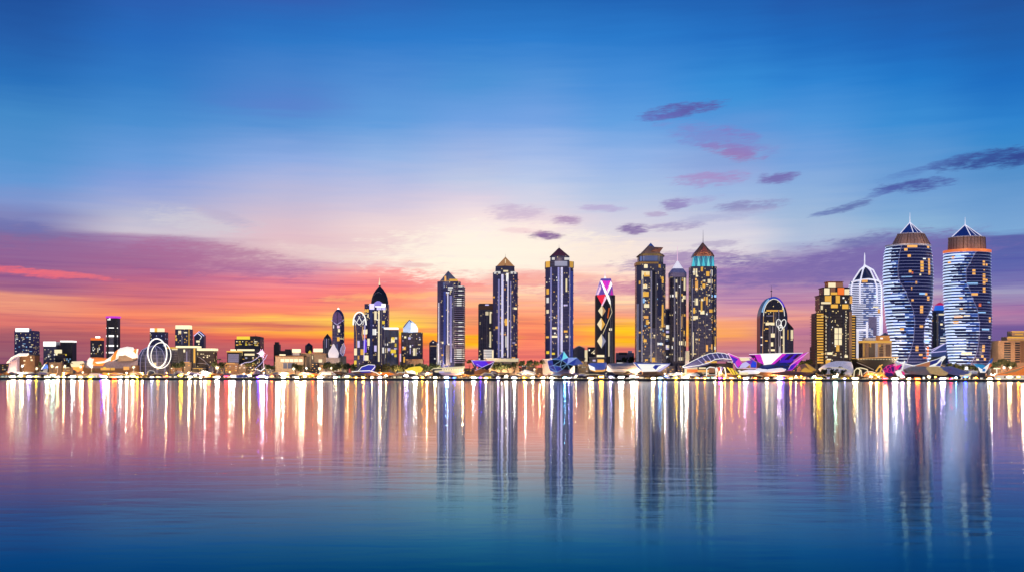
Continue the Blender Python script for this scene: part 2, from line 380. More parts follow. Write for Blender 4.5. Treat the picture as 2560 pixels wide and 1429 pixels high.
def wins(b, fy, items, parent=None, name='lit_window'):
    """items: (x0, x1, ytop, ybottom, colour[, strength]) in photo pixels"""
    for it in items:
        x0, x1, y0, y1, c = it[:5]; st = it[5] if len(it) > 5 else 1.0
        b.P().facade_quad(b.x(x0), b.x(x1), b.z(y1), b.z(y0), fy, e=.35).make(name, G(c, st, (x1-x0)*(y1-y0) > 30), parent)
def rand_wins(b, fy, x0, x1, y0, y1, n, pal, seed, wmin=2.5, wmax=8, hmin=2.5, hmax=8, parent=None, cols=6):
    rng = random.Random(seed); used = []
    cw = (x1 - x0) / cols
    for k in range(n):
        for _ in range(12):
            w = rng.uniform(wmin, wmax); h = rng.uniform(hmin, hmax) * rng.choice((.7, 1, 1, 1.4))
            c = rng.randrange(cols); xx = x0 + c * cw + rng.uniform(0, .3) * cw; w = min(w, x1 - xx)
            if w < 1.2: continue
            yy = y0 + 3.9 * rng.randrange(max(1, int((y1 - y0 - h) / 3.9)))
            if all(xx + w + .6 < u[0] or xx > u[1] + .6 or yy + h + .6 < u[2] or yy > u[3] + .6 for u in used):
                used.append((xx, xx + w, yy, yy + h))
                wins(b, fy, [(xx, xx + w, yy, yy + h, rng.choice(pal), rng.choice((.55, .8, 1.0)))], parent)
                break
def fy_oct(cx, a, d, c, cy=0):
    def f(x):
        q = abs(x - cx) - (a - c); return cy - d + max(0, q)
    return f
def fy_round(cx, r, sq, cy=0):
    return lambda x: cy - sq * math.sqrt(max(0, r*r - (x-cx)**2))
def fins(b, fy, items, name='fin'):
    """slender vertical ribs: (x0, x1, ytop, ybottom, material)"""
    for x0, x1, y0, y1, m in items:
        b.P().facade_quad(b.x(x0), b.x(x1), b.z(y1), b.z(y0), fy, e=.9, t=.6).make(name, m)

# plain materials
def K():
    return {
     'navy': facade('navy_glass', (.024,.024,.085,1), (.085,.08,.19,1), dens=.04, cw=1.8),
     'navy2': facade('indigo_glass', (.035,.038,.11,1), (.06,.06,.12,1), (200,215,255), dens=.03),
     'slate': facade('slate_glass', (.045,.045,.085,1), (.11,.10,.16,1), dens=.02),
     'greyg': facade('grey_glass', (.055,.05,.080,1), (.12,.11,.15,1), dens=.015),
     'black': facade('black_glass', (.010,.010,.022,1), (.03,.03,.045,1), dens=.03, es=1.0),
     'busy': facade('busy_glass', (.050,.052,.095,1), (.11,.105,.16,1), dens=.07, es=.8, cw=1.8),
     'bluew': facade('blue_glass', (.02,.035,.12,1), (.10,.12,.24,1), (170,205,255), dens=.10, es=.7),
     'brown': facade('bronze_glass', (.030,.022,.020,1), (.09,.065,.05,1), dens=.03, es=1.0),
     'beige': mat_plain('beige_stone', (.42,.30,.20,1), .8), 'tanw': mat_plain('tan_render', (.46,.27,.15,1), .8),
     'white': mat_plain('white_cladding', (.75,.73,.74,1), .5), 'lgrey': mat_plain('pale_grey_metal', (.42,.40,.44,1), .4),
     'mgrey': mat_plain('mid_grey_metal', (.16,.15,.18,1), .4), 'dgrey': mat_plain('dark_grey_metal', (.05,.05,.065,1), .4),
     'blk': mat_plain('near_black_cladding', (.012,.010,.016,1), .45), 'copper': mat_plain('copper_sheet', (.50,.20,.10,1), .35, .4),
     'gold': mat_plain('golden_sheet', (.70,.40,.10,1), .35, .4), 'maroon': mat_plain('maroon_tiles', (.28,.07,.07,1), .5),
     'stoneg': mat_plain('grey_roof_sheet', (.34,.30,.32,1), .6), 'purpleg': mat_plain('purple_glass', (.20,.12,.34,1), .25),
     'bronze': mat_plain('bronze_louvre', (.48,.28,.20,1), .5), 'navyp': mat_plain('navy_panel', (.02,.025,.09,1), .3),
     'bluep': mat_plain('blue_panel', (.03,.08,.35,1), .3), 'lavp': mat_plain('lavender_panel', (.38,.32,.48,1), .4),
     'brownp': mat_plain('brown_panel', (.20,.10,.05,1), .7), 'orangep': mat_plain('orange_panel', (.75,.25,.04,1), .5),
     'leaf': mat_plain('dark_foliage', (.035,.055,.02,1), .8), 'leaf2': mat_plain('olive_foliage', (.07,.075,.02,1), .8),
     'bark': mat_plain('bark', (.08,.05,.03,1), .9),
    }

# ================================================================ the towers
M = {}
def spire(b, px, y0, y1, r, mat, parent=None, name='spire'):
    x = b.x(px); b.P().lathe([(r, b.z(y1)), (r*.6, b.z(y1 - (y1-y0)*.5)), (r*.25, b.z(y0))], 8, cx=x).make(name, mat, parent)

def block(name, label, cat, x0, x1, y0, Y, fm, dep=None, kind='box', ch=3, group=None, desc=None):
    """a plain shaft standing on the ground; returns builder and its front function"""
    cx = (x0 + x1) / 2; a = (x1 - x0) / 2; d = dep if dep else a
    b = B(name, label, cat, cx, Y, group, desc)
    if kind == 'oct': b.P().octo(0, a, d, ch, 0, b.z(y0)).make('wall', fm); fy = fy_oct(0, a, d, ch)
    elif kind == 'round':
        b.P().lathe([(a, 0), (a, b.z(y0))], 40, sq=d/a).make('wall', fm); fy = fy_round(0, a, d/a)
    else: b.P().box(-a, a, -d, d, 0, b.z(y0)).make('wall', fm); fy = lambda x: -d
    b.fy = fy; b.a = a; b.d = d
    return b
def slab(b, x0, x1, y0, y1, mat, name='roof', dy=1.0, parent=None):
    b.P().box(b.x(x0), b.x(x1), -b.d - dy, b.d + dy, b.z(y1), b.z(y0)).make(name, mat, parent)
def strip(b, x0, x1, y0, y1, c, s=1.0, name='light_band'):
    b.P().facade_quad(b.x(x0), b.x(x1), b.z(y1), b.z(y0), b.fy, e=.8).make(name, G(c, s))

def small_left():
    # far left cluster
    b = block('office_tower', 'dark blue office block with white rooftop sign band, leftmost tower', 'building', 44, 91, 826, 2700, M['navy'], 18, desc=None)
    strip(b, 47, 80, 820, 829, 'white', 1.6, 'roof_sign'); b.P().box(b.x(48), b.x(80), -17, -3, b.z(829), b.z(821)).make('plant_room', M['white'])
    rand_wins(b, b.fy, 46, 88, 838, 884, 26, ['white','white','blue','cream'], 11, 1.5, 7, 1.2, 2.6, cols=5)
    b = block('office_block', 'brown block with two small lit windows below the leftmost tower', 'building', 48, 93, 887, 2560, M['brownp'], 14)
    wins(b, b.fy, [(65,70,899,902,'cream'),(65,69,909,911,'cream'),(82,85,890,894,'cream'),(83,88,897,901,'cream')]); slab(b, 47, 94, 885, 887.5, M['dgrey'])
    b = block('office_tower', 'short grey tower with glowing white crown beside the leftmost tower', 'building', 114, 146, 862, 2680, M['slate'], 13)
    strip(b, 114, 145, 853, 865, 'white', 1.5, 'crown_light'); b.P().box(b.x(114.5), b.x(144.5), -12.6, 12.6, b.z(862), b.z(853.5)).make('crown', M['white'])
    for q in (120, 133): spire(b, q, 850, 854, .4, M['white'], name='antenna')
    rand_wins(b, b.fy, 115, 145, 872, 905, 12, ['cream','white'], 5, 1.5, 4, 1.5, 3)
    b = block('annex_building', 'low dark annex with lit cream cube between two short towers', 'building', 141, 160, 884, 2640, M['black'], 8)
    b.P().box(b.x(140), b.x(156), -9.5, -3, b.z(882), b.z(873)).make('lit_cube', G('cream', 1.0)); wins(b, b.fy, [(142,147,882,887,'cream')])
    b = block('office_tower', 'plain dark tower with white slab roof beside the lit cube annex', 'building', 156, 186, 855, 2690, M['blk'], 13)
    slab(b, 156, 186, 850.5, 854.6, G('white', 1.2)); strip(b, 150, 172, 884, 888, 'yellow', .8); rand_wins(b, b.fy, 158, 184, 895, 910, 6, ['blue','white'], 3, 1.5, 3, 1, 2)
    b = block('office_tower', 'narrow black tower with orange lit top near the purple capped tower', 'building', 230, 256, 850, 2700, M['black'], 11)
    b.P().box(b.x(231), b.x(256), -12, 10, b.z(850), b.z(844)).make('crown_light', G('orange', .9)); wins(b, b.fy, [(243,254,840,847,'white',3.0)], name='flood_lamp')
    rand_wins(b, b.fy, 231, 255, 858, 890, 14, ['cream','white','gold'], 8, 1.2, 3, 1.2, 4)
    # purple capped tower
    b = block('office_tower', 'slim black tower with wide purple disc on top and white bands', 'building', 269, 297, 795, 2660, M['blk'], 13, 'oct', 4)
    b.P().lathe([(15, b.z(795)), (18.5, b.z(793)), (18.5, b.z(790.5)), (16, b.z(790))], 24, cx=0, sq=.9).make('disc_cap', emis(190, 45, 200, 1.1))
    for y0, y1 in ((818,820),(837,841.5),(861.5,865.5),(878.5,882)): strip(b, 268.6, 297.4, y0, y1, 'white', 1.5)
    for y0, y1 in ((841.5,861.5),(865.5,878.5),(882,905)): b.P().facade_quad(b.x(269), b.x(297), b.z(y1), b.z(y0), b.fy, e=.4).make('grey_panel', M['mgrey'])
    wins(b, b.fy, [(273,281,797,800,'white'),(277,281,794,797,'white')], name='sign_letter')
    # ring group
    b = block('office_tower', 'dark tower with cream roof lights behind the glowing loops', 'building', 379, 416, 829, 2760, M['navy2'], 14)
    for x0, x1, c in ((380,390,'white'),(391,397,'gold'),(398,412,'cream')): b.P().box(b.x(x0), b.x(x1), -15, -2, b.z(829), b.z(820)).make('roof_light', G(c, 1.1))
    rand_wins(b, b.fy, 379, 386, 832, 850, 5, ['cream','yellow'], 4, 1.5, 3, 1.5, 3, cols=1)
    b = block('office_tower', 'tall dark tower topped by two cream light boxes behind the slab roofed block', 'building', 442, 478, 822, 2780, M['slate'], 14)
    for x0, x1 in ((443,459.5),(461,478)): b.P().box(b.x(x0), b.x(x1), -15, 6, b.z(822), b.z(812.5)).make('roof_light', G('cream', 1.25))
    wins(b, b.fy, [(442.5,445,837,843,'gold'),(443,447,845,851,'gold'),(450,457,826,833,'cream'),(464,472,829,832,'cream'),(475,478,816,870,'gold',.5),(458.5,459.5,826,860,'lav',.3)])
    rand_wins(b, b.fy, 443, 474, 834, 862, 12, ['gold','cream'], 9, 1, 3, 1, 3)
    # arrow-topped
    b = B('office_tower', 'small navy tower with white outlined pointed top', 'building', 500, 2770)
    b.P().plate([(-12,0),(12,0),(12,b.z(838)),(0,b.z(827)),(-12,b.z(838))], -9, 9).make('wall', M['navyp'])
    b.P().tube([(-12.5,-9.6,b.z(839)),(0,-9.6,b.z(828)),(12.5,-9.6,b.z(839))], .9).make('roof_light', G('lav', 1.4))
    b.P().tube([(-3,-9.6,b.z(832)),(7,-9.6,b.z(841)),(2,-9.6,b.z(848))], .7).make('roof_light', G('white', 1.2))
    wins(b, lambda x: -9, [(493,502,850,855,'cream'),(498,501,858,861,'cream')])
    # bent glass hall + loops
    b = B('glass_hall', 'rounded grey glass hall behind the glowing white loops', 'building', 385, 2600)
    pr = [(40,0),(41,b.z(905)),(38,b.z(888)),(30,b.z(874)),(16,b.z(866)),(2,b.z(863))]
    b.P().lathe(pr, 28, sq=.5).make('glass_shell', facade('hall_glass', (.07,.07,.11,1), (.25,.24,.30,1), dens=.02, cw=7, ch=9, fr=.08), smooth=True)
    for k, ang in enumerate((200, 225, 250, 290, 320)):
        c, s_ = math.cos(R(ang)), math.sin(R(ang))
        b.P().tube([(r*1.02*c, r*.51*s_, z) for r, z in pr], .55).make('rib', G('lav', .55))
    def loops(label, els, cx, Y, mat, desc=None, name='loop_sculpture'):
        b = B(name, label, 'sculpture', cx, Y, desc=desc)
        for (ex, ey, rx, ry, r, tilt, dy) in els:
            pts = []
            for i in range(40):
                t = 2*math.pi*i/40; u, v = rx*math.cos(t), ry*math.sin(t)
                pts.append((b.x(ex)+u*math.cos(tilt)-v*math.sin(tilt), dy + u*.25, b.z(ey)+u*math.sin(tilt)+v*math.cos(tilt)))
            b.P().tube(pts, r, 8, closed=True).make('ring', mat)
        b.P().octo(0, 14, 5, 3, 0, 4).make('plinth', M['lgrey'])
        return b
    loops('giant pair of crossed glowing white loops in front of the glass hall', [(393,881.5,22,36,1.6,.05,0),(401,887,23,32,1.0,-.06,4)], 396, 2540, G('white', 1.3))
    # striped and slab-roof blocks
    b = block('office_block', 'grey striped block between the glass hall and slab roofed block', 'building', 421, 449, 869, 2640, M['mgrey'], 12)
    for k in range(9): b.P().box(b.x(423), b.x(447), -12.8, -12, b.z(877.2+k*4.2), b.z(876+k*4.2)).make('louvre', M['lgrey'])
    strip(b, 421, 448, 867, 871, 'gold', .8); strip(b, 433, 449, 871, 874, 'cream', .8)
    b = block('office_block', 'block with white slab roofs, dark side wall and glass stair drum', 'building', 448, 494, 869, 2620, M['dgrey'], 13)
    for x0, x1 in ((444,463),(466,499)): slab(b, x0, x1, 864, 868.6, G('cream', 1.2), dy=2)
    b.P().lathe([(9.5,0),(9.5,b.z(872))], 20, cx=b.x(472.5), cy=-12).make('glass_drum', M['greyg'])
    wins(b, lambda x: -21.5, [(465,469,873,880,'cream'),(473,474,878,915,'lav',.6),(466,480,902,902.8,'lav',.4)]); wins(b, b.fy, [(487.5,492,870,906,'gold',.9)], name='light_column')
    b = block('office_block', 'broad brown grey block with cream parapet light and pale curved ribs', 'building', 494, 539, 876, 2630, M['brown'], 14)
    slab(b, 493, 541, 870, 875.6, G('cream', 1.15), dy=1.5)
    b.P().tube([(b.x(495),-15,b.z(889)),(b.x(505),-15,b.z(893)),(b.x(518),-16,b.z(903)),(b.x(530),-18,b.z(915)),(b.x(537),-20,b.z(925))], .9).make('rib', M['lgrey'])
    b.P().tube([(b.x(493),-15,b.z(907)),(b.x(512),-16,b.z(907)),(b.x(524),-17,b.z(910)),(b.x(536),-19,b.z(920))], .7).make('rib', M['lgrey'])
    rand_wins(b, b.fy, 505, 535, 879, 900, 7, ['grey','cream'], 2, 1.5, 4, 1, 3)
    # yellow-roof office pair
    b = block('office_tower', 'dark office tower with yellow lit roof and rounded shoulder', 'building', 592, 655, 848, 2720, M['black'], 20)
    b.P().box(b.x(597), b.x(629), -21, 10, b.z(848), b.z(840.5)).make('roof_light', G('yellow', .95))
    b.P().plate([(b.x(629.5),b.z(848)),(b.x(655),b.z(848)),(b.x(655),b.z(841.5)),(b.x(646),b.z(839.5)),(b.x(629.5),b.z(839.8))], -19.5, 19).make('roof', M['blk'])
    spire(b, 638.5, 834, 840, .5, M['dgrey'], name='antenna')
    rand_wins(b, b.fy, 594, 654, 852, 868, 20, ['cream','gold','yellow'], 31, 2, 7, 1.3, 2.6, cols=8)
    b = block('office_block', 'dark low office block with cream band and long lit openings', 'building', 598, 652, 872, 2660, M['black'], 16)
    strip(b, 597, 640, 872, 876.5, 'cream', 1.1); strip(b, 615, 640, 883, 888, 'cream', .9); rand_wins(b, b.fy, 600, 650, 892, 905, 7, ['cream','gold','grey'], 6, 2, 6, 1.5, 3)
    b = block('office_block', 'black low block striped with white floor edges', 'building', 571, 602, 879, 2620, M['blk'], 13)
    slab(b, 570, 603, 876.5, 879.5, G('gold', .9)); b.P().box(b.x(579), b.x(590), -12, 0, b.z(876.5), b.z(872)).make('roof_light', G('cream', 1.2))
    for k in range(5): strip(b, 574, 600, 885 + k*5, 887 + k*5, 'lav', .55, 'floor_edge')
    b = block('office_tower', 'slim black windowless tower near the sparkling sculpture', 'building', 686, 700, 860, 2760, M['blk'], 8); b.P().box(b.x(688), b.x(697), -6, 6, b.z(860), b.z(854)).make('plant_room', M['blk'])
    b = block('office_block', 'dark stepped block behind the beige hall', 'building', 699, 730, 876, 2750, M['blk'], 10); b.P().box(b.x(714), b.x(728), -8, 8, b.z(876), b.z(872)).make('plant_room', M['blk'])
    # beige institution
    b = block('museum_hall', 'wide beige hall with a row of cream lit openings under the eaves', 'building', 692, 762, 890, 2600, M['beige'], 16)
    slab(b, 690.5, 764, 888, 891, M['brownp']); wins(b, b.fy, [(705+k*11.2, 714.5+k*11.2, 896.5, 903.5, 'cream', 1.1) for k in range(5)]); wins(b, b.fy, [(711.5,721,906,920,'steel',.15),(722.5,741,906,920,'steel',.15)], name='window')
    b.P().box(b.x(701), b.x(714), -12, 0, b.z(888.2), b.z(884.5)).make('roof_light', G('cream', 1.2))
    b.P().box(b.x(733), b.x(752), -14, 0, b.z(880), b.z(871.5)).make('roof_light', G('cream', 1.3)); b.P().box(b.x(734), b.x(751), -12, 8, b.z(888), b.z(880)).make('plant_room', M['stoneg'])
    b = block('museum_hall', 'taller beige hall with dark slot doorway and cream roof box', 'building', 756, 818, 884, 2620, M['beige'], 15)
    slab(b, 754, 819, 882, 885, M['tanw']); b.P().box(b.x(786), b.x(807), -14, 0, b.z(879), b.z(870.5)).make('roof_light', G('cream', 1.3)); b.P().box(b.x(788), b.x(805), -12, 6, b.z(882), b.z(879)).make('plant_room', M['tanw'])
    wins(b, b.fy, [(769,777,890,920,'brown',.06),(781,787,886,922,'brown',.06)], name='doorway'); wins(b, b.fy, [(783,785,888,897,'cream'),(799,808,897,905,'cream',.9)])
    for q in (768, 777.5, 780, 788): b.P().box(b.x(q), b.x(q+1.3), -16.5, -15, 0, b.z(886)).make('pilaster', M['beige'])
    crown_light(b, 770, 895, 80, 80000, (1.0,.78,.55)); crown_light(b, 712, 900, 80, 60000, (1.0,.78,.55))  # unseen lights added in front to brighten the beige halls
    b = B('water_tower', 'dark hexagonal tank tower behind the beige halls', 'tower', 772, 2760)
    b.P().lathe([(5,0),(5,b.z(884)),(9.5,b.z(878)),(9.5,b.z(863)),(2,b.z(857)),(0.5,b.z(855.5))], 6).make('tank', M['blk']); b.P().lathe([(3.5,b.z(884)),(4,b.z(879)),(1,b.z(875))], 12, cx=4, cy=-8).make('lamp', G('yellow', .7))
    # pointed small tower + oval-eye tower
    b = B('office_tower', 'short grey tower with black pyramid top beside the oval window tower', 'building', 818.5, 2680)
    b.P().octo(0, 11, 9, 3, 0, b.z(852)).octo(0, 11, 9, 3, b.z(852), b.z(844), a2=8).make('wall', M['greyg']); b.P().octo(0, 8.5, 8, 3, b.z(844), b.z(833), a2=.4).make('roof', M['blk'])
    fins(b, fy_oct(0,11,9,3), [(812,813.2,846,888,M['lgrey']),(817,818,846,868,G('lav',.6)),(823,824,846,888,M['lgrey'])])
    b = B('office_tower', 'dark round topped tower with a purple oval window near its top', 'building', 845.5, 2620)
    b.P().lathe([(15,0),(15,b.z(800)),(14.6,b.z(792)),(12.5,b.z(784)),(8,b.z(777)),(2.5,b.z(772))], 30).make('wall', M['navy'], smooth=False)
    fr = fy_round(0, 15.2, 1.0)
    b.P().plate([(12.2*math.cos(t)*(1-.18*math.sin(t)), b.z(795)+16*math.sin(t)) for t in [2*math.pi*i/24 for i in range(24)]], -16.2, -12).make('oval_window', M['purpleg'])
    b.P().tube([(0,-16.5,b.z(779)),(0,-16.5,b.z(811))], .5).make('mullion', M['dgrey']); b.P().tube([(-15,-12,b.z(800)),(-8,-16,b.z(806)),(-1,-16.8,b.z(811.5)),(7,-16.3,b.z(806)),(15,-12,b.z(800))], .8).make('rim', G('lav', .7))
    b.P().lathe([(2.8,b.z(776)),(3.2,b.z(772)),(1.5,b.z(769)),(0,b.z(768))], 12).make('beacon', G('white', 1.8))
    wins(b, fr, [(845,851,813,820,'pink',.9),(847,852,822,830,'cream'),(834,837,812,820,'white',.7),(845,851,842,852,'gold'),(851,860,845,847,'cream',.7),(833,860,841,841.8,'lav',.3),(844,846,859,885,'steel',.6)])
    # pear-shaped white shield pavilion
    b = B('shield_pavilion', 'glowing white pear shaped dome pavilion on a grey base', 'pavilion', 833.5, 2540)
    b.P().lathe([(8,b.z(897)),(12.5,b.z(890)),(13.5,b.z(882)),(11,b.z(875)),(6,b.z(868)),(3.5,b.z(862)),(1,b.z(858.5))], 20, sq=.8).make('dome', emis(240, 225, 232, .85), smooth=True)
    b.P().octo(0, 17, 10, 3, 0, b.z(893)).make('base', M['stoneg'])
    b = B('petal_sculpture', 'curled petal shaped wire sculpture beside the white pear dome', 'sculpture', 857, 2550)
    b.P().tube([(0,0,b.z(889)),(-7,0,b.z(880)),(-5,2,b.z(868)),(2,2,b.z(856)),(6,0,b.z(868)),(4,-2,b.z(880)),(0,0,b.z(889))], .6).make('frame', G('lav', .8))
    b.P().loft([[(-6,3,b.z(884)),(4,3,b.z(884)),(4,4.5,b.z(884)),(-6,4.5,b.z(884))],[(-5,3,b.z(870)),(6,0,b.z(870)),(6,1.5,b.z(870)),(-5,4.5,b.z(870))],[(1,3,b.z(857)),(3,1,b.z(857)),(3,2.5,b.z(857)),(1,4.5,b.z(857))]]).make('petal', M['lavp'])
    b.P().box(-8, 8, -5, 5, 0, b.z(889)).make('base', M['dgrey'])

def mid_left():
    # arch-framed tower
    b = B('office_tower', 'round shouldered tower with crisscross white lattice arch on top', 'building', 900, 2580)
    b.P().lathe([(15.5,0),(15.5,b.z(806)),(14,b.z(794)),(10,b.z(786)),(3,b.z(781.5))], 28, sq=.8).make('wall', M['navy'])
    fr = fy_round(0, 15.6, .8)
    arch = [(15.8*math.cos(t), -9 - 4*abs(math.sin(t)), b.z(806) + 26*math.sin(t)) for t in [math.pi*i/16 for i in range(17)]]
    b.P().tube([(16,-8,b.z(812))] + arch + [(-16,-8,b.z(812))], 1.5).make('arch_frame', G('white', 1.2))
    for pts in ([(-15,795),(-3,810),(2,812)],[(15,795),(3,810),(-2,812)],[(-14,796),(-9,812),(-4,800),(2,790)],[(14,796),(9,812),(4,800),(-2,790)]):
        b.P().tube([(x,-14.2,b.z(y)) for x, y in pts], .8).make('lattice_bar', G('white', .9))
    b.P().tube([(13.5,-11,b.z(812)),(12.8,-11,b.z(850)),(11,-12,b.z(900))], 1.1).make('light_line', G('lav', .9))
    b.P().tube([(-10,-13,b.z(812)),(-7,-14,b.z(835)),(-7,-14,b.z(870))], .5).make('light_line', G('amber', .6)); b.P().tube([(9,-13,b.z(815)),(7,-14,b.z(835)),(10,-13,b.z(850))], 1.4).make('light_line', G('tan', .8))
    wins(b, fr, [(895,901,851,868,'lav',.9),(886,894,870,887,'cream',.9),(903,910,872,886,'gold',.9),(909,917,823,835,'cream'),(909,916,836,844,'orange',.8),(910,916,848,880,'purple',1.1),(912,921,887,900,'cream'),(886,893,900,915,'yellow',.8),(896,900,888,897,'gold',.7)])
    # big dark dome tower
    b = B('skyscraper', 'black ogive domed skyscraper with white needle and violet crown light', 'building', 948, 2640)
    b.P().octo(b.x(942), 29, 20, 5, 0, b.z(760)).make('wall', M['navy'])
    b.P().lathe([(21.5,b.z(766)),(21.5,b.z(755)),(19.5,b.z(744)),(15.5,b.z(733)),(9,b.z(723)),(3,b.z(716)),(1,b.z(712))], 32, cx=1, sq=.9).make('dome', M['blk'], smooth=True)
    b.P().lathe([(1.3,b.z(713)),(2.2,b.z(710)),(1.0,b.z(703)),(.35,b.z(694))], 10, cx=0).make('spire', G('cream', .9))
    b.P().tube([(-14,-14,b.z(740)),(-6,-18,b.z(733)),(1,-19,b.z(731)),(8,-17,b.z(735))], .4).make('dome_rib', M['lgrey'])
    f = fy_oct(b.x(942), 29, 20, 5)
    b.P().lathe([(14,b.z(766)),(14,b.z(761)),(9,b.z(753)),(4,b.z(752))], 16, cx=0, cy=-12, sq=.8).make('lit_drum', emis(150, 135, 225, .9))
    wins(b, lambda x: -20.5, [(926,938,760,774,'lav',1.5),(940,966,760,768,'white',1.6),(944,966,768,775,'lav',1.1)], name='crown_light')
    fins(b, lambda x: -20.5, [(927,934,775,897,mat_plain('blue_fin',(.06,.09,.32,1),.3)),(947.5,951.5,776,903,G('cream',.9)),(956,957.5,770,905,M['lgrey']),(937,938,776,900,M['mgrey'])])
    wins(b, f, [(914,924,773,781,'gold'),(921,924,785,794,'cream',.8),(938,944,778,800,'cream',.9),(960,966,775,781,'cream',.8),(956,964,802,810,'yellow',.8),(934,943,822,837,'white'),(914,921,823,834,'cream'),(921,929,846,864,'cream'),(928,932,864,880,'lav',.8),(938,944,863,878,'lav'),(962,968,848,861,'cream',.9),(958,966,868,882,'white',.8),(944,952,798,801,'white',.8),(943,951,829,831,'white',.7),(913,919,866,880,'cream',.8)])
    rand_wins(b, f, 914, 970, 800, 900, 14, ['cream','gold','lav','blue'], 77, 1.5, 4, 2, 5, cols=9)
    # blue-grey annex
    b = block('office_tower', 'blue grey box tower with white roof band beside the black domed skyscraper', 'building', 961, 996, 824, 2580, mat_plain('slate_panel', (.07,.09,.16,1), .4), 13, 'oct', 4)
    slab(b, 961, 995, 818, 822, G('white', 1.2)); rand_wins(b, b.fy, 963, 994, 842, 900, 11, ['cream','white','lav','yellow'], 15, 3, 8, 4, 9, cols=4)
    wins(b, b.fy, [(979,988,845,855,'cream'),(978,991,873,882,'yellow',.8)]); fins(b, b.fy, [(966,969,842,905,M['dgrey']),(976,977.5,826,905,M['dgrey'])])
    b = B('office_tower', 'grey tower with curved white and blue lantern roof', 'building', 1030, 2620)
    b.P().octo(0, 26, 16, 3, 0, b.z(830)).make('wall', M['greyg']); f = fy_oct(0, 26, 16, 3)
    b.P().loft([[(x*k+dx, y*k-4, b.z(zz)) for x, y in ((-19,-10),(0,-13),(16,-10),(16,8),(-19,8))] for k, zz, dx in ((1,831,-2),(1.0,820,-2),(.8,811,-2),(.35,803,-4),(.05,799,-6))]).make('lantern_roof', mat_plain('lit_glass_roof', (.5,.6,.8,1), .2, emit=rgb(190,215,250), es=.65))
    b.P().tube([(-20,-15,b.z(818)),(-12,-17,b.z(808)),(-5,-17,b.z(800)),(2,-16,b.z(808)),(13,-15,b.z(815))], 1.2).make('roof_rim', M['bluep']); b.P().plate([(b.x(1028),b.z(829)),(b.x(1046),b.z(829)),(b.x(1046),b.z(820)),(b.x(1040),b.z(811)),(b.x(1030),b.z(805))], -17.5, -14).make('lit_gable', G('white', 1.3))
    fins(b, f, [(1018,1020,830,905,M['mgrey']),(1040,1042,830,905,M['dgrey'])])
    wins(b, f, [(1009,1016,866,874,'gold'),(1034,1043,870,888,'cream',.9),(1012,1017,840,845,'cream'),(1022,1028,842,848,'lav',.8),(1010,1014,891,905,'gold',.9),(1026,1029,862,868,'white'),(1026,1028,870,884,'lav',.8)])
    rand_wins(b, f, 1006, 1054, 838, 900, 18, ['white','cream','lav'], 22, 1.3, 3.4, 1.3, 3.4, cols=8)
    b = block('low_building', 'cream parapeted podium under the grey lantern roof tower', 'building', 1016, 1058, 898, 2560, M['beige'], 10); slab(b, 1015, 1059, 896.5, 899, M['tanw'])
    b = B('office_tower', 'small dark tower with gabled roof left of the balcony skyscraper', 'building', 1084.5, 2740)
    b.P().plate([(-11,0),(10,0),(10,b.z(856)),(-2,b.z(849)),(-11,b.z(857))], -8, 8).make('wall', M['slate']); b.P().tube([(-11,-8.4,b.z(857)),(-2,-8.4,b.z(849)),(10,-8.4,b.z(856))], .6).make('roof_edge', M['lgrey'])
    wins(b, lambda x: -8, [(1076,1094,863,865,'tan',.8),(1082,1085,854,856,'white'),(1086,1089,894,897,'white')])
    # slim sliver towers
    b = block('office_tower', 'thin pale sliver tower between the grey lantern tower and blue grey box tower', 'building', 999, 1003.5, 882, 2640, M['lgrey'], 4); wins(b, b.fy, [(999.5,1003,883,903,'pink',.9)])

def pyramid_tower(name, label, cx, Y, body, apex, pyr, drum, m_roof, glass, pal, seed, extra):
    """octagonal shaft, shoulder, drum and pyramid roof"""
    b = B(name, label, 'building', cx, Y)
    x0, x1, y0 = body; c0 = b.x((x0+x1)/2); a = (x1-x0)/2; d = a*.85
    b.P().octo(c0, a, d, a*.32, 0, b.z(y0)).make('wall', glass)
    b.P().octo(c0, a+1.2, d+1.2, a*.32, 0, 3).make('base', M['lgrey'])
    f = fy_oct(c0, a, d, a*.32)
    if drum:
        u0, u1, v0, v1 = drum; b.P().octo(b.x((u0+u1)/2), (u1-u0)/2, (u1-u0)/2*.9, (u1-u0)*.15, b.z(v1), b.z(v0), a2=(u1-u0)/2*.97).make('drum', M['slate'])
    p0, p1, py = pyr; ax, ay = apex; pa = (p1-p0)/2; pc = b.x((p0+p1)/2)
    ap = b.x(ax)
    b.P().add([(pc-pa,-pa*.3,b.z(py)),(ap-1,-pa,b.z(py)),(pc+pa,-pa*.3,b.z(py)),(pc+pa,pa*.8,b.z(py)),(pc-pa,pa*.8,b.z(py)),(ap,0,b.z(ay))],
              [(0,1,5),(1,2,5),(2,3,5),(3,4,5),(4,0,5),(4,3,2,1,0)]).make('roof', m_roof)
    b.P().tube([(pc-pa,-pa*.3,b.z(py)),(ap-1,-pa,b.z(py)),(pc+pa,-pa*.3,b.z(py))], .7).make('eaves', extra.get('eave', M['dgrey']))
    b.P().tube([(ap-1,-pa-.3,b.z(py)),(ap,0,b.z(ay)-.5)], .45).make('ridge', M['dgrey'])
    fins(b, f, extra.get('fins', []))
    wins(b, f, extra.get('wins', []))
    rand_wins(b, f, x0+1, x1-1, y0+8, extra.get('yb', 895), int(extra.get('n', 22)*1.6), pal, seed, 1.2, 4.5, 1.4, 4, cols=11)
    b.f = f; b.c0 = c0; b.a = a; b.d = d
    return b

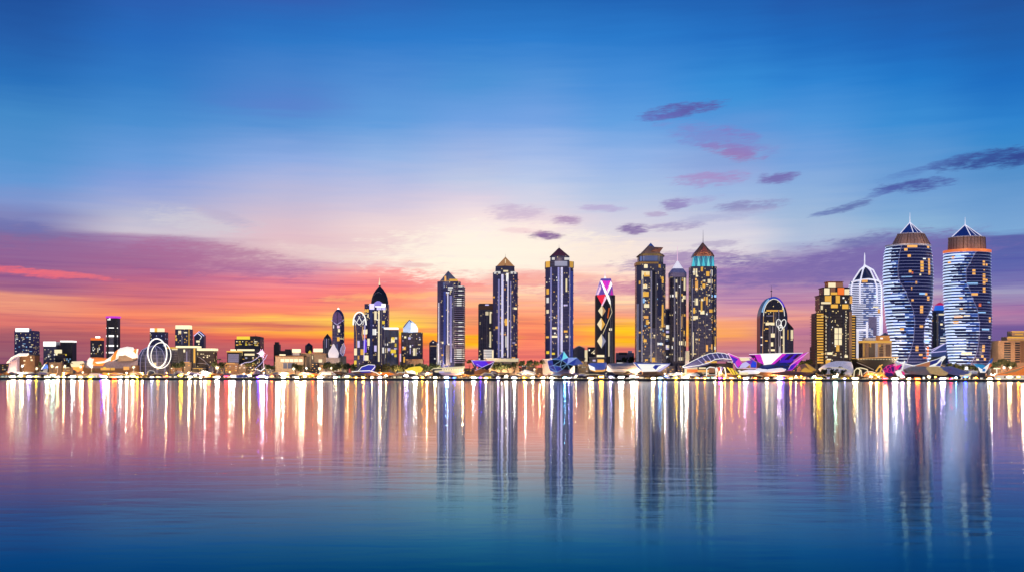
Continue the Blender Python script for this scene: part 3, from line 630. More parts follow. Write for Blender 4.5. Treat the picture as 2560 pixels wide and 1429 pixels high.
def pyramids():
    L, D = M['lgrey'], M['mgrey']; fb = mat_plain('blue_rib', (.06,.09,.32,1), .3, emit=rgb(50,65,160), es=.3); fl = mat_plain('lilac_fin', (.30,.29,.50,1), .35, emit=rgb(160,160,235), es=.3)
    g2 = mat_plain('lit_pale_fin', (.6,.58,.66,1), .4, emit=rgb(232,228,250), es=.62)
    b = pyramid_tower('skyscraper', 'navy skyscraper with grey pyramid roof and white balconies up one side', 1126, 2540, (1094,1151,705), (1120,677), (1099,1146,704), None, M['stoneg'], M['navy'], ['cream','white','gold'], 41,
        {'eave': G('gold', .6), 'n': 12, 'yb': 905, 'fins': [(1110,1116,730,910,fb),(1119,1122,731,860,g2),(1125,1131,740,905,fl),(1133,1135,712,870,L),(1137,1139,716,912,D),(1097,1099,757,905,g2),(1112,1127,862,912,M['stoneg']),(1093.5,1096,858,912,L),(1144,1145.5,715,905,D)],
         'wins': [(1121,1134,719,722,'white',.8),(1121,1131,724,727,'white',.7),(1112,1124,731,734,'white',.9),(1112,1115,735,830,'blue',.35),(1106,1116,854,859,'cream'),(1112,1116,840,848,'yellow',.8),(1093,1098,858,910,'white',.8),(1101,1103,900,912,'white',.7),(1111,1116,884,912,'cream',.9),(1122,1125,892,912,'white',.8),(1120,1132,858,862,'white',.8),(1134,1146,801,804,'cream',.9),(1109,1113,708,722,'steel',.5)]})
    crown_light(b, 1118, 706, 38, 5000, (1.0,.8,.6))
    # gold light on the roof corners, and the balcony stack
    b.P().box(b.x(1112), b.x(1116), -22.5, -19, b.z(705), b.z(692)).make('roof_lamp', G('amber', .9)); b.P().box(b.x(1124), b.x(1144), -20, -15, b.z(705.5), b.z(699)).make('roof_lamp', G('gold', .8))
    b.P().octo(b.x(1149), 12, 27, 3, 0, b.z(716)).make('side_wing', M['blk'])
    fw = fy_oct(b.x(1149), 12, 27.6, 3)
    y = 717.0; k = 0
    while y < 908:
        on = (745 < y < 768) or (868 < y < 895) or (k % 2 == 0 and y < 745) or (800 < y < 860 and k % 2)
        w0 = 1138 if on and (745 < y < 768 or 868 < y < 895) else 1147
        b.P().octo(b.x(1149), 12.8, 27.4, 3.2, b.z(y+1.7), b.z(y), mi=0).make('balcony', M['white'] if on else M['lavp'])
        if on: wins(b, fw, [(w0, 1160.5, y-.4, y+1.9, 'white', .85)], name='balcony_light')
        y += 5.2; k += 1
    b.P().box(b.x(1140), b.x(1155), -22, -16, 0, b.z(888)).make('entrance_block', M['lgrey'])
    # second
    b = pyramid_tower('skyscraper', 'navy skyscraper with golden pyramid roof and lilac vertical ribs', 1263, 2620, (1232,1294,683), (1263,642), (1240,1286,667), (1238,1286,667,683), mat_plain('gold_roof_glow', (.72,.42,.16,1), .45, emit=rgb(230,150,60), es=.35), M['navy'], ['cream','gold','white','amber'], 42,  # floodlighting on the gold roof is put in as emission
        {'n': 20, 'yb': 885, 'fins': [(1245,1249,700,893,fl),(1253,1258.5,688,893,g2),(1254.5,1257,690,893,fl),(1268,1271,700,893,g2),(1275,1277,705,893,fl),(1278,1279,705,893,L)],
         'wins': [(1235,1251,681,687,'white',.6),(1258,1270,678,682,'cream',.8),(1276,1290,681,687,'white',.6),(1265,1271,685,706,'white',.9),(1262,1268,797,814,'gold',.9),(1239,1246,816,822,'gold',.9),(1282,1292,769,774,'cream'),(1263,1267,840,868,'white',.5),(1280,1288,892,895,'gold'),(1284,1286,788,805,'amber',.8),(1281,1288,855,858,'lav',.6)]})
    b.P().tube([(0,-16,b.z(650)),(0,-20,b.z(660))], .6).make('roof_lamp', G('cream', 1.2)); spire(b, 1263, 634, 643, .35, M['mgrey'], name='antenna')
    for k in range(9): b.P().box(b.x(1294)-.3, b.x(1296), -6, 4, b.z(700+k*21), b.z(699+k*21)).make('balcony', M['dgrey'])
    b = block('podium_building', 'long pale podium with cream front beneath the golden pyramid skyscraper', 'building', 1216, 1297, 896, 2540, M['beige'], 10); strip(b, 1217, 1296, 895.5, 903, 'cream', .55, 'lit_front'); slab(b, 1215, 1298, 894.5, 896, M['white'])
    # flanking grey tower
    b = block('office_tower', 'plain grey tower with lit corner window, behind the golden pyramid skyscraper', 'building', 1196, 1236, 761, 2700, M['greyg'], 18)
    b.P().box(b.x(1198), b.x(1234), -16, 16, b.z(761), b.z(759)).make('roof', M['blk']); strip(b, 1196, 1236, 764, 774, 'brown', .12, 'dark_band')
    wins(b, b.fy, [(1213,1222,761,767,'lav',1.0),(1214,1221,779,788,'cream',.8),(1224,1228,779,808,'cream',.8),(1227,1230,780,783,'cream'),(1224,1228,828,868,'cream',.7),(1197,1201,895,898,'white')])
    fins(b, b.fy, [(1206,1207.5,776,900,D),(1217,1218.2,776,868,L),(1196,1236,775,777,D)])
    rand_wins(b, b.fy, 1197, 1234, 860, 898, 6, ['white','cream'], 3, 1.2, 3, 1.2, 3)
    b = B('office_block', 'small white louvred block at the foot of the plain grey tower', 'building', 1221.5, 2560)
    b.P().box(-12, 12, -7, 7, 0, b.z(872)).make('wall', M['stoneg'])
    for k in range(6): b.P().box(-12.5, 8, -8, -7, b.z(875.6+k*4), b.z(873.6+k*4)).make('louvre', G('white', .75))
    b.P().box(8.5, 12.5, -8, -7, b.z(898), b.z(874)).make('light_band', G('cream', 1.0))
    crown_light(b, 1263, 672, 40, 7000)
    # third
    b = pyramid_tower('skyscraper', 'navy skyscraper with red pyramid roof and gold shoulder corners', 1397.5, 2620, (1363,1432,671), (1397,619), (1374,1423,642), (1375,1422,642,657), M['maroon'], M['navy'], ['cream','gold','white'], 43,
        {'n': 20, 'yb': 880, 'fins': [(1374,1378,671,897,fl),(1392,1397,671,893,fl),(1394,1395.5,671,893,g2),(1400,1405,671,880,g2),(1401.5,1403.5,672,880,fl),(1421,1424,671,890,fl),(1425,1431,680,895,fb)],
         'wins': [(1378,1385,647,653,'white',.6),(1409,1422,647,653,'white',.6),(1412,1416,699,731,'cream',.8),(1365,1371,723,737,'gold',.9),(1425,1431,724,733,'cream'),(1407,1417,762,766,'lav',.8),(1365,1371,745,758,'white',.7),(1365,1371,775,784,'cream',.8),(1426,1432,800,809,'cream'),(1379,1390,818,823,'cream'),(1408,1417,826,831,'gold',.9),(1378,1392,839,844,'cream'),(1412,1428,839,844,'cream',.9),(1364,1371,840,845,'gold'),(1365,1372,877,884,'yellow',.9),(1378,1386,881,886,'yellow',.9)]})
    b.P().octo(b.c0, b.a+1.0, b.d+1, b.a*.33, b.z(671), b.z(656)).make('shoulder', M['slate'])
    fs = fy_oct(b.c0, b.a+1.2, b.d+1.2, b.a*.33)
    wins(b, fs, [(1363,1373,656,671,'gold',.85),(1422,1431.5,656,671,'gold',.6),(1385,1416,656,668,'grey',.9)], name='shoulder_panel')
    spire(b, 1397, 611, 620, .35, M['dgrey'], name='antenna')
    for k in range(9): b.P().box(b.x(1431.5), b.x(1434), -6, 4, b.z(690+k*21), b.z(689+k*21)).make('balcony', M['dgrey']); b.P().box(b.x(1361), b.x(1363.5), -6, 4, b.z(695+k*23), b.z(694+k*23)).make('balcony', M['dgrey'])
    crown_light(b, 1397, 648, 44, 10000, (1.0,.7,.6))
    b = block('podium_building', 'pale podium slab beneath the red pyramid skyscraper', 'building', 1356, 1436, 897, 2550, M['lgrey'], 9); slab(b, 1355, 1437, 896, 897.3, M['white'])

def x_tower():
    b = B('skyscraper', 'slim black tower with magenta lit tapered top and diamond shaped lights', 'building', 1512, 2570)
    b.P().octo(0, 24, 18, 4, 0, b.z(738)).make('wall', M['blk'])
    b.P().loft([[(x,y,b.z(z)) for x, y in ((b.x(x0),-d),(b.x(x1),-d),(b.x(x1),d),(b.x(x0),d))] for x0, x1, d, z in ((1489,1532,17,738),(1499,1527,12,703),(1502,1526,11,697))]).make('tapered_top', mat_plain('lit_crown_glass', (.3,.2,.4,1), .2, emit=rgb(95,50,170), es=.6))
    def tri(pts, c, s=1.0, y=-19.3, nm='light_panel'): b.P().plate([(b.x(x), b.z(z)) for x, z in pts], y, y+1.2).make(nm, G(c, s))
    def slope(pts, c, s=1.0, nm='light_panel'):
        q = [(b.x(x), -(17 - 5*(738-z)/35.0) - .9, b.z(z)) for x, z in pts]; n = len(q)
        b.P().add(q + [(x, y+1.0, z) for x, y, z in q], [tuple(range(n)), tuple(range(2*n-1,n-1,-1))] + [(i,i+n,(i+1)%n+n,(i+1)%n) for i in range(n)]).make(nm, G(c, s))
    slope([(1503,703),(1525,703),(1517,735)], 'magenta', 1.0); slope([(1513,703),(1519,703),(1515.5,733)], 'purple', 1.2)
    slope([(1499,703),(1504,703),(1518,736),(1512,738)], 'white', 1.3); slope([(1525,703),(1529,712),(1516,738),(1510,738)], 'white', 1.3); slope([(1490,737),(1499,712),(1501,722),(1494,738)], 'pink', 1.0)
    slope([(1527,722),(1531,738),(1524,738)], 'magenta', .7)
    tri([(1490,739),(1513,736),(1503,763)], 'red', 1.1)
    tri([(1512,738),(1520,738),(1524,752),(1525,765),(1521,758)], 'white', 1.1); tri([(1510,740),(1515,745),(1504,766),(1501,764)], 'pink', 1.0)
    for cx, cy, w, h, c in ((1503,777,9.5,14,'tan'),(1501,810,10,16,'gold'),(1502,852,11,18,'grey')):
        tri([(cx,cy-h),(cx+w,cy),(cx,cy+h),(cx-w,cy)], c, .8, nm='diamond_light'); tri([(cx,cy-h),(cx+w*.2,cy),(cx,cy+h),(cx-w,cy)], 'cream', .8, -19.8, nm='diamond_light')
    b.P().tube([(b.x(1523),-19.5,b.z(760)),(b.x(1528),-19.5,b.z(780)),(b.x(1505),-19.5,b.z(835))], .6).make('light_line', G('cream', .7)); b.P().tube([(b.x(1521),-19.5,b.z(770)),(b.x(1517),-19.5,b.z(795))], 1.6).make('light_line', G('orange', .5))
    wins(b, lambda x: -18, [(1521,1529,820,826,'cream'),(1519,1522,830,890,'cream',.6),(1491,1509,888,894,'white',.9)])
    fins(b, lambda x: -18, [(1511,1514,765,905,M['navyp']),(1524,1526,738,905,M['mgrey']),(1528,1529,745,905,M['mgrey'])])
    spire(b, 1512, 677, 697, 1.3, G('pink', 1.0)); b.P().lathe([(4,b.z(699)),(3,b.z(695)),(1.5,b.z(690))], 10).make('spire_base', G('white', 1.0))
    for q, yy in ((1501,694),(1524,694)): spire(b, q, yy, 703, .4, M['lgrey'], name='antenna')
    b = block('low_building', 'small black annex with two cream windows below the magenta topped tower', 'building', 1474, 1514, 893, 2530, M['blk'], 8); wins(b, b.fy, [(1493,1509,897,905,'gold',.8),(1481,1488,898,902,'lav',.5),(1491,1510,886,893,'cream',.9)]); slab(b, 1473, 1515, 891.5, 893.3, M['dgrey'])

def trio():
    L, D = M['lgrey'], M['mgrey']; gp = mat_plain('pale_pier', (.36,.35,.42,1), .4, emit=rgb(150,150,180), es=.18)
    # domed copper-ring tower
    b = B('skyscraper', 'mosaic lit grey skyscraper with golden conical hat and blue tip', 'building', 1625, 2620)
    c0 = b.x(1625); b.P().octo(c0, 36, 28, 11, 0, b.z(662)).make('wall', M['busy']); f = fy_oct(c0, 36, 28, 11)
    b.P().octo(b.x(1625), 30.5, 24, 9, b.z(662), b.z(640)).make('drum', M['slate']); wins(b, fy_oct(0,30.5,24,9), [(1597,1608,643,655,'steel',.8),(1609,1640,641,655,'steel',.5),(1641,1655,642,657,'grey',.15)], name='drum_panel')
    b.P().octo(b.x(1618), 31, 27, 9, b.z(665), b.z(657.5)).make('balcony_ring', M['gold']); b.P().octo(b.x(1625), 34.5, 27, 10, b.z(642), b.z(636), a2=28).make('eaves', M['gold'])
    b.P().octo(b.x(1625), 27, 21, 8, b.z(637), b.z(609), a2=.6).make('roof', mat_plain('tan_roof', (.45,.24,.14,1), .5)); b.P().octo(b.x(1626), 10.5, 8, 3, b.z(620), b.z(607.5), a2=.4).make('roof_tip', mat_plain('sky_blue_tip', (.08,.22,.6,1), .3))
    b.P().add([(b.x(1625),-20,b.z(629)),(b.x(1656),-12,b.z(620)),(b.x(1646),-14,b.z(634)),(b.x(1625),-12,b.z(629)),(b.x(1656),-6,b.z(620)),(b.x(1646),-8,b.z(634)),(b.x(1634),-13,b.z(619))], [(0,1,2),(3,5,4),(0,6,1),(1,6,4),(0,3,4,6),(0,2,5,3),(1,4,5,2)]).make('roof_fin', M['copper'])
    fins(b, f, [(1589,1594,760,903,gp),(1599,1603,700,903,gp),(1622,1626,680,903,gp),(1634,1638,690,903,D),(1655,1658,680,903,D),(1626,1634,680,820,M['blk']),(1640,1650,700,790,M['navyp'])])
    wins(b, f, [(1606,1615,664,673,'cream'),(1602,1620,681,690,'cream',.8),(1606,1620,684,694,'gold',.9),(1642,1647,664,672,'gold',.6),(1648,1656,694,710,'gold',.9),(1600,1604,680,745,'cream',.7),(1604,1614,713,723,'cream',.9),(1604,1618,731,743,'gold',.9),(1599,1608,747,759,'blue',.8),(1606,1619,761,770,'cream',.9),(1640,1648,742,758,'amber',.8),(1641,1648,762,786,'blue',.6),(1649,1655,762,818,'gold',.85),(1625,1631,745,748,'lav',.8),(1606,1617,790,797,'amber',.8),(1611,1618,800,812,'gold',.8),(1624,1631,788,795,'gold'),(1600,1605,838,846,'gold',.8),(1605,1613,848,855,'gold'),(1621,1626,832,845,'yellow',.8),(1641,1654,857,861,'white',.9),(1625,1638,893,904,'gold',.8),(1609,1616,897,901,'gold'),(1589,1594,848,855,'cream',.8)])
    rand_wins(b, f, 1592, 1660, 700, 895, 34, ['gold','cream','amber','white','gold','blue'], 51, 1.8, 7, 1.8, 6, cols=9)
    for q in (1604, 1646): crown_light(b, q, 640, 42, 6500)
    # infill
    b = block('office_block', 'narrow blue infill block between the mosaic skyscraper and the white cone tower', 'building', 1661, 1674, 773, 2680, M['navyp'], 12)
    slab(b, 1661, 1674, 771, 774, M['white']); wins(b, b.fy, [(1663,1672,812,822,'white',.9),(1663,1672,826,832,'lav',.8),(1663,1672,837,844,'cream',.9),(1663,1672,862,869,'cream',.9)]); rand_wins(b, b.fy, 1662, 1673, 846, 900, 8, ['white','lav','steel'], 5, 2, 7, 1.5, 4, cols=2)
    # white cone tower
    b = B('skyscraper', 'slim grey skyscraper with white cone, lavender collar and needle', 'building', 1693, 2660)
    b.P().octo(0, 20.5, 17, 6, 0, b.z(694)).make('wall', M['greyg']); f = fy_oct(0, 20.5, 17, 6)
    b.P().octo(0, 21, 17.5, 6, b.z(694), b.z(683)).octo(0, 21, 17.5, 6, b.z(683), b.z(672), a2=13).make('collar', mat_plain('lilac_collar', (.62,.50,.68,1), .6)); b.P().octo(0, 13, 11, 4, b.z(672), b.z(652), a2=1.0).make('cone', mat_plain('white_cone', (.85,.82,.86,1), .4, emit=rgb(245,235,240), es=.7))  # cone brightness is put in as emission
    spire(b, 1693, 616, 653, 1.2, G('pink', .85))
    fins(b, f, [(1682,1685,696,902,gp),(1697,1699,696,902,gp),(1703,1706,780,902,D),(1674,1677,720,902,D),(1690,1692,696,902,L)])
    wins(b, f, [(1706,1711,696,727,'cream',.8),(1673,1681,737,743,'white'),(1685,1690,729,743,'cream',.8),(1704,1711,739,748,'cream'),(1702,1711,785,791,'gold',.8),(1700,1704,790,818,'tan',.7),(1705,1709,826,835,'gold',.9),(1695,1712,852,862,'cream'),(1694,1712,892,900,'cream',.7),(1679,1684,843,852,'cream',.8),(1686,1690,700,708,'cream',.7)])
    rand_wins(b, f, 1675, 1712, 700, 895, 20, ['cream','gold','white','tan'], 52, 1.5, 4.5, 2, 6, cols=6)
    # teal crown tower
    b = B('skyscraper', 'mosaic lit skyscraper with faceted teal crown, copper cap and needle', 'building', 1756, 2610)
    b.P().octo(0, 32, 26, 9, 0, b.z(668)).make('wall', M['busy']); f = fy_oct(0, 32, 26, 9)
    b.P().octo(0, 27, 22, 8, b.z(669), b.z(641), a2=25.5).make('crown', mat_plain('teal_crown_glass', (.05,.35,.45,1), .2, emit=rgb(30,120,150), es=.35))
    rng = random.Random(4); fc = fy_oct(0, 27.4, 22.6, 8)
    for k in range(9):
        x0 = -26 + k*6; up = k % 2 == 0; z0, z1 = (b.z(668), b.z(646)) if up else (b.z(643), b.z(664))
        pts = [(x0-3.5, z0), (x0+3.8, z0), (x0, z1)]
        q = [(x, fc(x)-.8, z) for x, z in pts]; b.P().add(q + [(x, y+1.6, z) for x, y, z in q], [(0,1,2),(5,4,3),(0,3,4,1),(1,4,5,2),(2,5,3,0)]).make('crown_facet', emis(*[(70,215,235),(20,110,150),(130,240,240),(30,80,120)][k % 4], .75))
        b.P().tube([q[0], q[2], q[1]], .4).make('facet_edge', G('teal', 1.0))
    b.P().octo(0, 27, 23, 8, b.z(643), b.z(634), a2=23).octo(0, 23, 20, 7, b.z(634), b.z(620), a2=11).octo(0, 11, 10, 3, b.z(620), b.z(607), a2=1.5).make('cap', M['copper'])
    b.P().plate([(-13,b.z(637)),(12,b.z(637)),(0,b.z(617))], -21, -14).make('gable', M['maroon']); b.P().tube([(-24,-17,b.z(638)),(0,-22,b.z(633)),(25,-17,b.z(640))], 1.0).make('eaves', M['copper'])
    spire(b, 1757, 575, 608, .9, M['lgrey'])
    fins(b, f, [(1726,1728,700,895,gp),(1740,1742,690,895,D),(1758,1760,690,895,D),(1776,1779,668,895,M['blk']),(1771,1774,678,740,L)])
    wins(b, f, [(1747,1752,670,681,'gold',.8),(1729,1738,674,690,'cream',.8),(1760,1768,681,693,'gold',.9),(1771,1776,677,692,'white',.7),(1764,1776,700,710,'cream',.8),(1733,1740,705,727,'amber',.8),(1751,1759,711,721,'gold',.95),(1732,1741,747,764,'cream',.9),(1755,1764,743,752,'gold',.9),(1758,1764,752,763,'amber',.8),(1774,1787,738,744,'blue',1.1),(1747,1751,753,780,'gold',.8),(1746,1756,777,786,'cream'),(1768,1780,774,782,'gold',.8),(1729,1733,770,784,'gold'),(1729,1740,790,798,'cream',.9),(1727,1730,830,890,'cream',.8),(1759,1765,862,878,'amber',.9),(1773,1778,860,873,'amber',.9),(1782,1786,840,892,'gold',.6),(1742,1756,893,900,'cream',.7),(1728,1738,680,684,'white',.8)])
    rand_wins(b, f, 1726, 1786, 690, 890, 38, ['gold','cream','amber','gold','white'], 53, 1.8, 6, 1.8, 6, cols=9)
    for q in (1742, 1770): crown_light(b, q, 636, 38, 6500)
    b = block('low_building', 'white lit stub wall between the white cone tower and teal crown tower', 'building', 1713, 1722, 876, 2580, M['white'], 6); wins(b, b.fy, [(1714,1721,877,900,'cream',.5)])

def right_side():
    # arched tower
    b = B('office_tower', 'arch topped dark tower with glowing blue arch rim and cream window bands', 'building', 1930, 2600)
    arch = [(-34,0)] + [(34*math.cos(t)*-1, b.z(795) + (795-742)*math.sin(t)**1.15) for t in [math.pi*i/22 for i in range(23)]] + [(34,0)]
    b.P().plate(arch, -18, 18).make('wall', M['navyp'])
    inner = [(-26,0)] + [(-26*math.cos(t)+.0, b.z(790) + (790-748)*math.sin(t)) for t in [math.pi*i/20 for i in range(21)]] + [(26,0)]
    b.P().plate(inner, -19.5, -18).make('inner_arch', M['black'])
    f = lambda x: -19.5
    b.P().tube([(x,-19.5,z) for x, z in inner if z > 0][:], .8).make('arch_rim', G('white', .9)); b.P().tube([(-26,-19.5,b.z(790)),(-28,-19.5,b.z(830)),(-28,-19.5,b.z(888))], .7).make('arch_rim', G('tan', .8))
    for t0, t1, c in ((5,10,'blue'),(11,15,'deepblue'),(16,20,'purple')):
        pts = [(-30.5*math.cos(math.pi*i/22), -18.6, b.z(793)+(49)*math.sin(math.pi*i/22)**1.1) for i in range(t0-3, t1-1)]; b.P().tube(pts, 2.0).make('arch_light', G(c, .7))
    wins(b, f, [(1911,1952,775,779,'gold',.9),(1909,1931,806,813,'cream',.95),(1908,1916,820,823,'gold'),(1917,1936,833,843,'cream',.95),(1921,1928,855,865,'cream'),(1916,1936,872,877,'cream'),(1911,1930,789,790,'lav',.4),(1908,1914,850,853,'gold'),(1945,1951,840,845,'cream'),(1944,1947,865,885,'white'),(1952,1956,820,885,'cream',.7),(1897,1902,841,844,'white'),(1897,1902,860,863,'white'),(1928,1930,780,810,'tan',.7)])
    fins(b, f, [(1917,1922,812,885,M['mgrey']),(1932,1936,780,885,M['mgrey']),(1940,1943,775,885,M['lgrey']),(1925,1928,815,833,M['lgrey'])])
    spire(b, 1928, 714, 744, 1.0, M['dgrey']); b.P().lathe([(2.2,b.z(728)),(2.2,b.z(726))], 8, cx=-2).make('spire_ball', M['dgrey'])
    b = B('tower_annex', 'narrow annex with cream lit front and pointed dark roof', 'building', 1971, 2620)
    b.P().box(-10, 10, -10, 10, 0, b.z(822)).make('wall', M['slate']); b.P().plate([(-10,b.z(822)),(10,b.z(822)),(10,b.z(820)),(-4,b.z(804)),(-10,b.z(812))], -10, 10).make('roof', M['blk'])
    wins(b, lambda x: -10, [(1963,1968,824,848,'gold',.7),(1974,1980,824,846,'cream',.8),(1963,1966,850,890,'gold',.6),(1974,1979,848,850,'cream')])
    b = B('loop_sculpture', 'small pair of white loops beside the arch topped tower', 'sculpture', 1953, 2570)
    for ex, ey, rx, ry, t in ((1947,808,6,11,.15),(1958,808,6,11,-.3),(1951,818,5,7,0)):
        b.P().tube([(b.x(ex)+rx*math.cos(q)*math.cos(t)-ry*math.sin(q)*math.sin(t), 0, b.z(ey)+rx*math.cos(q)*math.sin(t)+ry*math.sin(q)*math.cos(t)) for q in [2*math.pi*i/26 for i in range(26)]], .9, closed=True).make('ring', G('white', .95))
    b.P().tube([(b.x(1951),0,0),(b.x(1951),0,b.z(825))], 1.2).make('mast', M['lgrey'])
    # brown tiered tower
    b = B('skyscraper', 'brown tiered tower with orange lit stepped crown and cream balconies', 'building', 2084, 2560)
    b.P().octo(0, 39, 30, 9, 0, b.z(775)).make('wall', M['brown']); f = fy_oct(0, 39, 30, 9)
    b.P().octo(b.x(2044), 11, 22, 4, 0, b.z(783)).make('balcony_wing', M['blk']); fl = fy_oct(b.x(2044), 11, 22, 4)
    b.P().octo(b.x(2126), 9, 20, 3, 0, b.z(790)).make('balcony_wing', M['blk']); fr = fy_oct(b.x(2126), 9, 20, 3)
    y = 785
    while y < 905:
        wins(b, lambda x: -31.2, [(2033 + (1 if y > 850 else 0), 2049, y, y+3.4, 'gold', .95)], name='balcony_light'); wins(b, fr, [(2122, 2131, y+3, y+6, 'gold', .7)], name='balcony_light')
        b.P().octo(b.x(2044), 12, 32, 4, b.z(y+5), b.z(y+4.2)).make('balcony', M['brownp']); y += 6.6
    for x0, x1, ya, yb, m_ in ((2043,2122,740,775,'brown'),(2052,2118,721,740,'brown'),(2064,2103,706,721,'orangep')):
        w = (x1-x0)/2; b.P().octo(b.x((x0+x1)/2), w, w*.75, w*.25, b.z(yb), b.z(ya)).make('tier', M[m_])
        b.P().octo(b.x((x0+x1)/2), w+2, w*.75+2, w*.25, b.z(ya), b.z(ya-1.3)).make('tier_roof', M['blk'] if m_ == 'brown' else M['orangep'])
    w1 = lambda w: (lambda x: -w*.75 - .3)
    wins(b, w1(19.5), [(2066,2084,708,720,'cream',1.0),(2085,2102,708,720,'brown',.9)], name='crown_light')
    wins(b, w1(33), [(2053,2066,722,739,'cream',1.0),(2068,2080,721,732,'brown',.7),(2069,2085,732,738,'gold',1.0),(2086,2102,720,738,'orange',1.0),(2103,2115,724,738,'cream',.9),(2059,2068,740,741,'gold',.5)], name='crown_light')
    wins(b, w1(39.5), [(2044,2068,756,761,'cream',.9),(2053,2066,741,755,'gold',.9),(2066,2069,740,760,'gold'),(2080,2090,740,759,'gold',.9),(2068,2085,762,771,'gold',1.0),(2096,2111,762,773,'gold',1.0),(2115,2121,742,760,'amber',.7),(2097,2101,744,748,'white'),(2103,2107,754,758,'white'),(2043,2048,765,775,'cream',.8)], name='crown_light')
    wins(b, f, [(2077,2095,820,862,'cream',.95),(2081,2089,862,878,'gold',.8),(2059,2072,880,886,'cream'),(2102,2110,887,893,'cream'),(2055,2067,899,908,'gold',.8),(2058,2069,896,899,'cream')])
    b.P().box(b.x(2076), b.x(2096), -31.4, -30.6, b.z(835), b.z(834)).box(b.x(2076), b.x(2096), -31.4, -30.6, b.z(849), b.z(848)).box(b.x(2085.5), b.x(2086.5), -31.4, -30.6, b.z(862), b.z(820)).make('mullion', M['blk'])
    for k in range(17): wins(b, f, [(2104,2106,778+k*6.6,781+k*6.6,'cream',.8)]); 
    for k in range(12): wins(b, f, [(2055,2057,790+k*9,795+k*9,'cream',.8)])
    fins(b, f, [(2061,2067,780,880,M['dgrey']),(2113,2122,780,900,M['tanw']),(2051,2053,778,905,M['blk']),(2098,2101,780,905,M['dgrey'])])
    rand_wins(b, f, 2056, 2112, 785, 905, 26, ['cream','gold','white'], 61, 1.2, 3, 1.5, 3.5, cols=8)
    spire(b, 2107, 708, 720, 1.2, M['white'], name='antenna')
    # white ribbed dome tower
    b = B('skyscraper', 'white banded tower with open white ribbed dome and needle', 'building', 2161, 2640)
    prof = [(38,0),(38.5,b.z(800)),(40,b.z(740)),(39,b.z(716)),(35,b.z(704)),(30,b.z(700))]
    b.P().lathe(prof, 40, sq=.75, cx=0).make('wall', M['bluew'])
    def rad(z):
        for (r0,z0),(r1,z1) in zip(prof, prof[1:]):
            if z0 <= z <= z1: return r0 + (r1-r0)*(z-z0)/(z1-z0)
        return 30
    wb = mat_plain('white_lit_band', (.75,.75,.85,1), .5, emit=rgb(225,228,252), es=.8); db = mat_plain('blue_lit_band', (.3,.35,.55,1), .5, emit=rgb(120,140,210), es=.5)
    y = 712; k = 0
    while y < 900:
        z = b.z(y); r = rad(z) + 1.2
        p = b.P().lathe([(r, z-1.0), (r, z+1.0)], 40, sq=.75)
        rng = random.Random(k); cut = rng.uniform(.2, .95)
        for i, fc_ in enumerate(p.f):
            if len(fc_) == 4:
                xm = sum(p.v[q][0] for q in fc_) / 4
                p.mi[i] = 0 if (xm < -r*.25 or xm > r*.5 or rng.random() < cut * .75) else 1
        p.make('floor_slab', [wb, db]); y += 4.6; k += 1
    ww = mat_plain('white_lit_frame', (.8,.8,.85,1), .5, emit=rgb(245,240,250), es=.7)  # ribs, ring and spire brightened by emission put into the material
    for x_, sx in ((-39,1),(39,1)): pass
    for x_ in (-36, -20, 20, 36):
        b.P().tube([(0,-4,b.z(664)),(x_*.45,-15,b.z(676)),(x_*.85,-22 if abs(x_)<30 else -10,b.z(700)),(x_*1.05,-28 if abs(x_)<30 else -14,b.z(718)),(x_*1.08,-30 if abs(x_)<30 else -15,b.z(760 if abs(x_)<30 else 890))], 1.9).make('dome_rib', ww)
    b.P().tube([(-37,-12,b.z(706)),(-20,-26,b.z(702)),(0,-30,b.z(700)),(20,-26,b.z(702)),(37,-12,b.z(706))], 2.0).make('dome_ring', ww)
    b.P().lathe([(28,b.z(702)),(20,b.z(688)),(8,b.z(673)),(2,b.z(666))], 16, sq=.7).make('dome_glass', M['navyp'])
    b.P().lathe([(3.2,b.z(668)),(3.2,b.z(664)),(1.5,b.z(660)),(1.5,b.z(640)),(.5,b.z(632))], 10).make('spire', ww)
    fr = lambda x: -.75*math.sqrt(max(1, 41**2 - x*x)) - .6
    wins(b, fr, [(2145,2158,702,708,'amber',.8),(2172,2187,767,770,'cream'),(2186,2193,773,783,'amber',.7),(2195,2200,790,796,'gold'),(2175,2185,741,743,'mint',.8)])
    b.P().plate([(b.x(2161),b.z(792)),(b.x(2180),b.z(792)),(b.x(2180),b.z(840)),(b.x(2172),b.z(840)),(b.x(2172),b.z(820)),(b.x(2161),b.z(820))], -33.5, -30).make('facade_panel', M['lavp'])
    b.P().box(b.x(2132), b.x(2137), -30, -27, 0, b.z(823)).make('facade_panel', ww); b.P().box(b.x(2132), b.x(2156), -32, -29, b.z(826), b.z(823)).make('facade_panel', ww); b.P().box(b.x(2155), b.x(2159), -33, -30, b.z(892), b.z(805)).make('facade_panel', ww); b.P().box(b.x(2193), b.x(2199), -22, -16, 0, b.z(790)).make('facade_panel', ww)
    # beige classical block
    b = block('hotel_building', 'beige block with yellow lit cornice above the black hull shaped podium', 'building', 2151, 2224, 856, 2575, M['tanw'], 14)
    slab(b, 2150, 2226, 851, 856.2, G('gold', .7), name='cornice'); b.P().box(b.x(2158), b.x(2186), -10, 8, b.z(851), b.z(844)).make('penthouse', M['white']); b.P().box(b.x(2192), b.x(2224), -10, 8, b.z(851), b.z(838)).make('penthouse', mat_plain('amber_wall', (.5,.25,.08,1), .6, emit=rgb(200,120,40), es=.35))
    b.P().add([(b.x(2201),-10,b.z(838)),(b.x(2223),-10,b.z(838)),(b.x(2223),8,b.z(838)),(b.x(2201),8,b.z(838)),(b.x(2212),-1,b.z(830))], [(0,1,4),(1,2,4),(2,3,4),(3,0,4),(3,2,1,0)]).make('roof', M['navyp'])
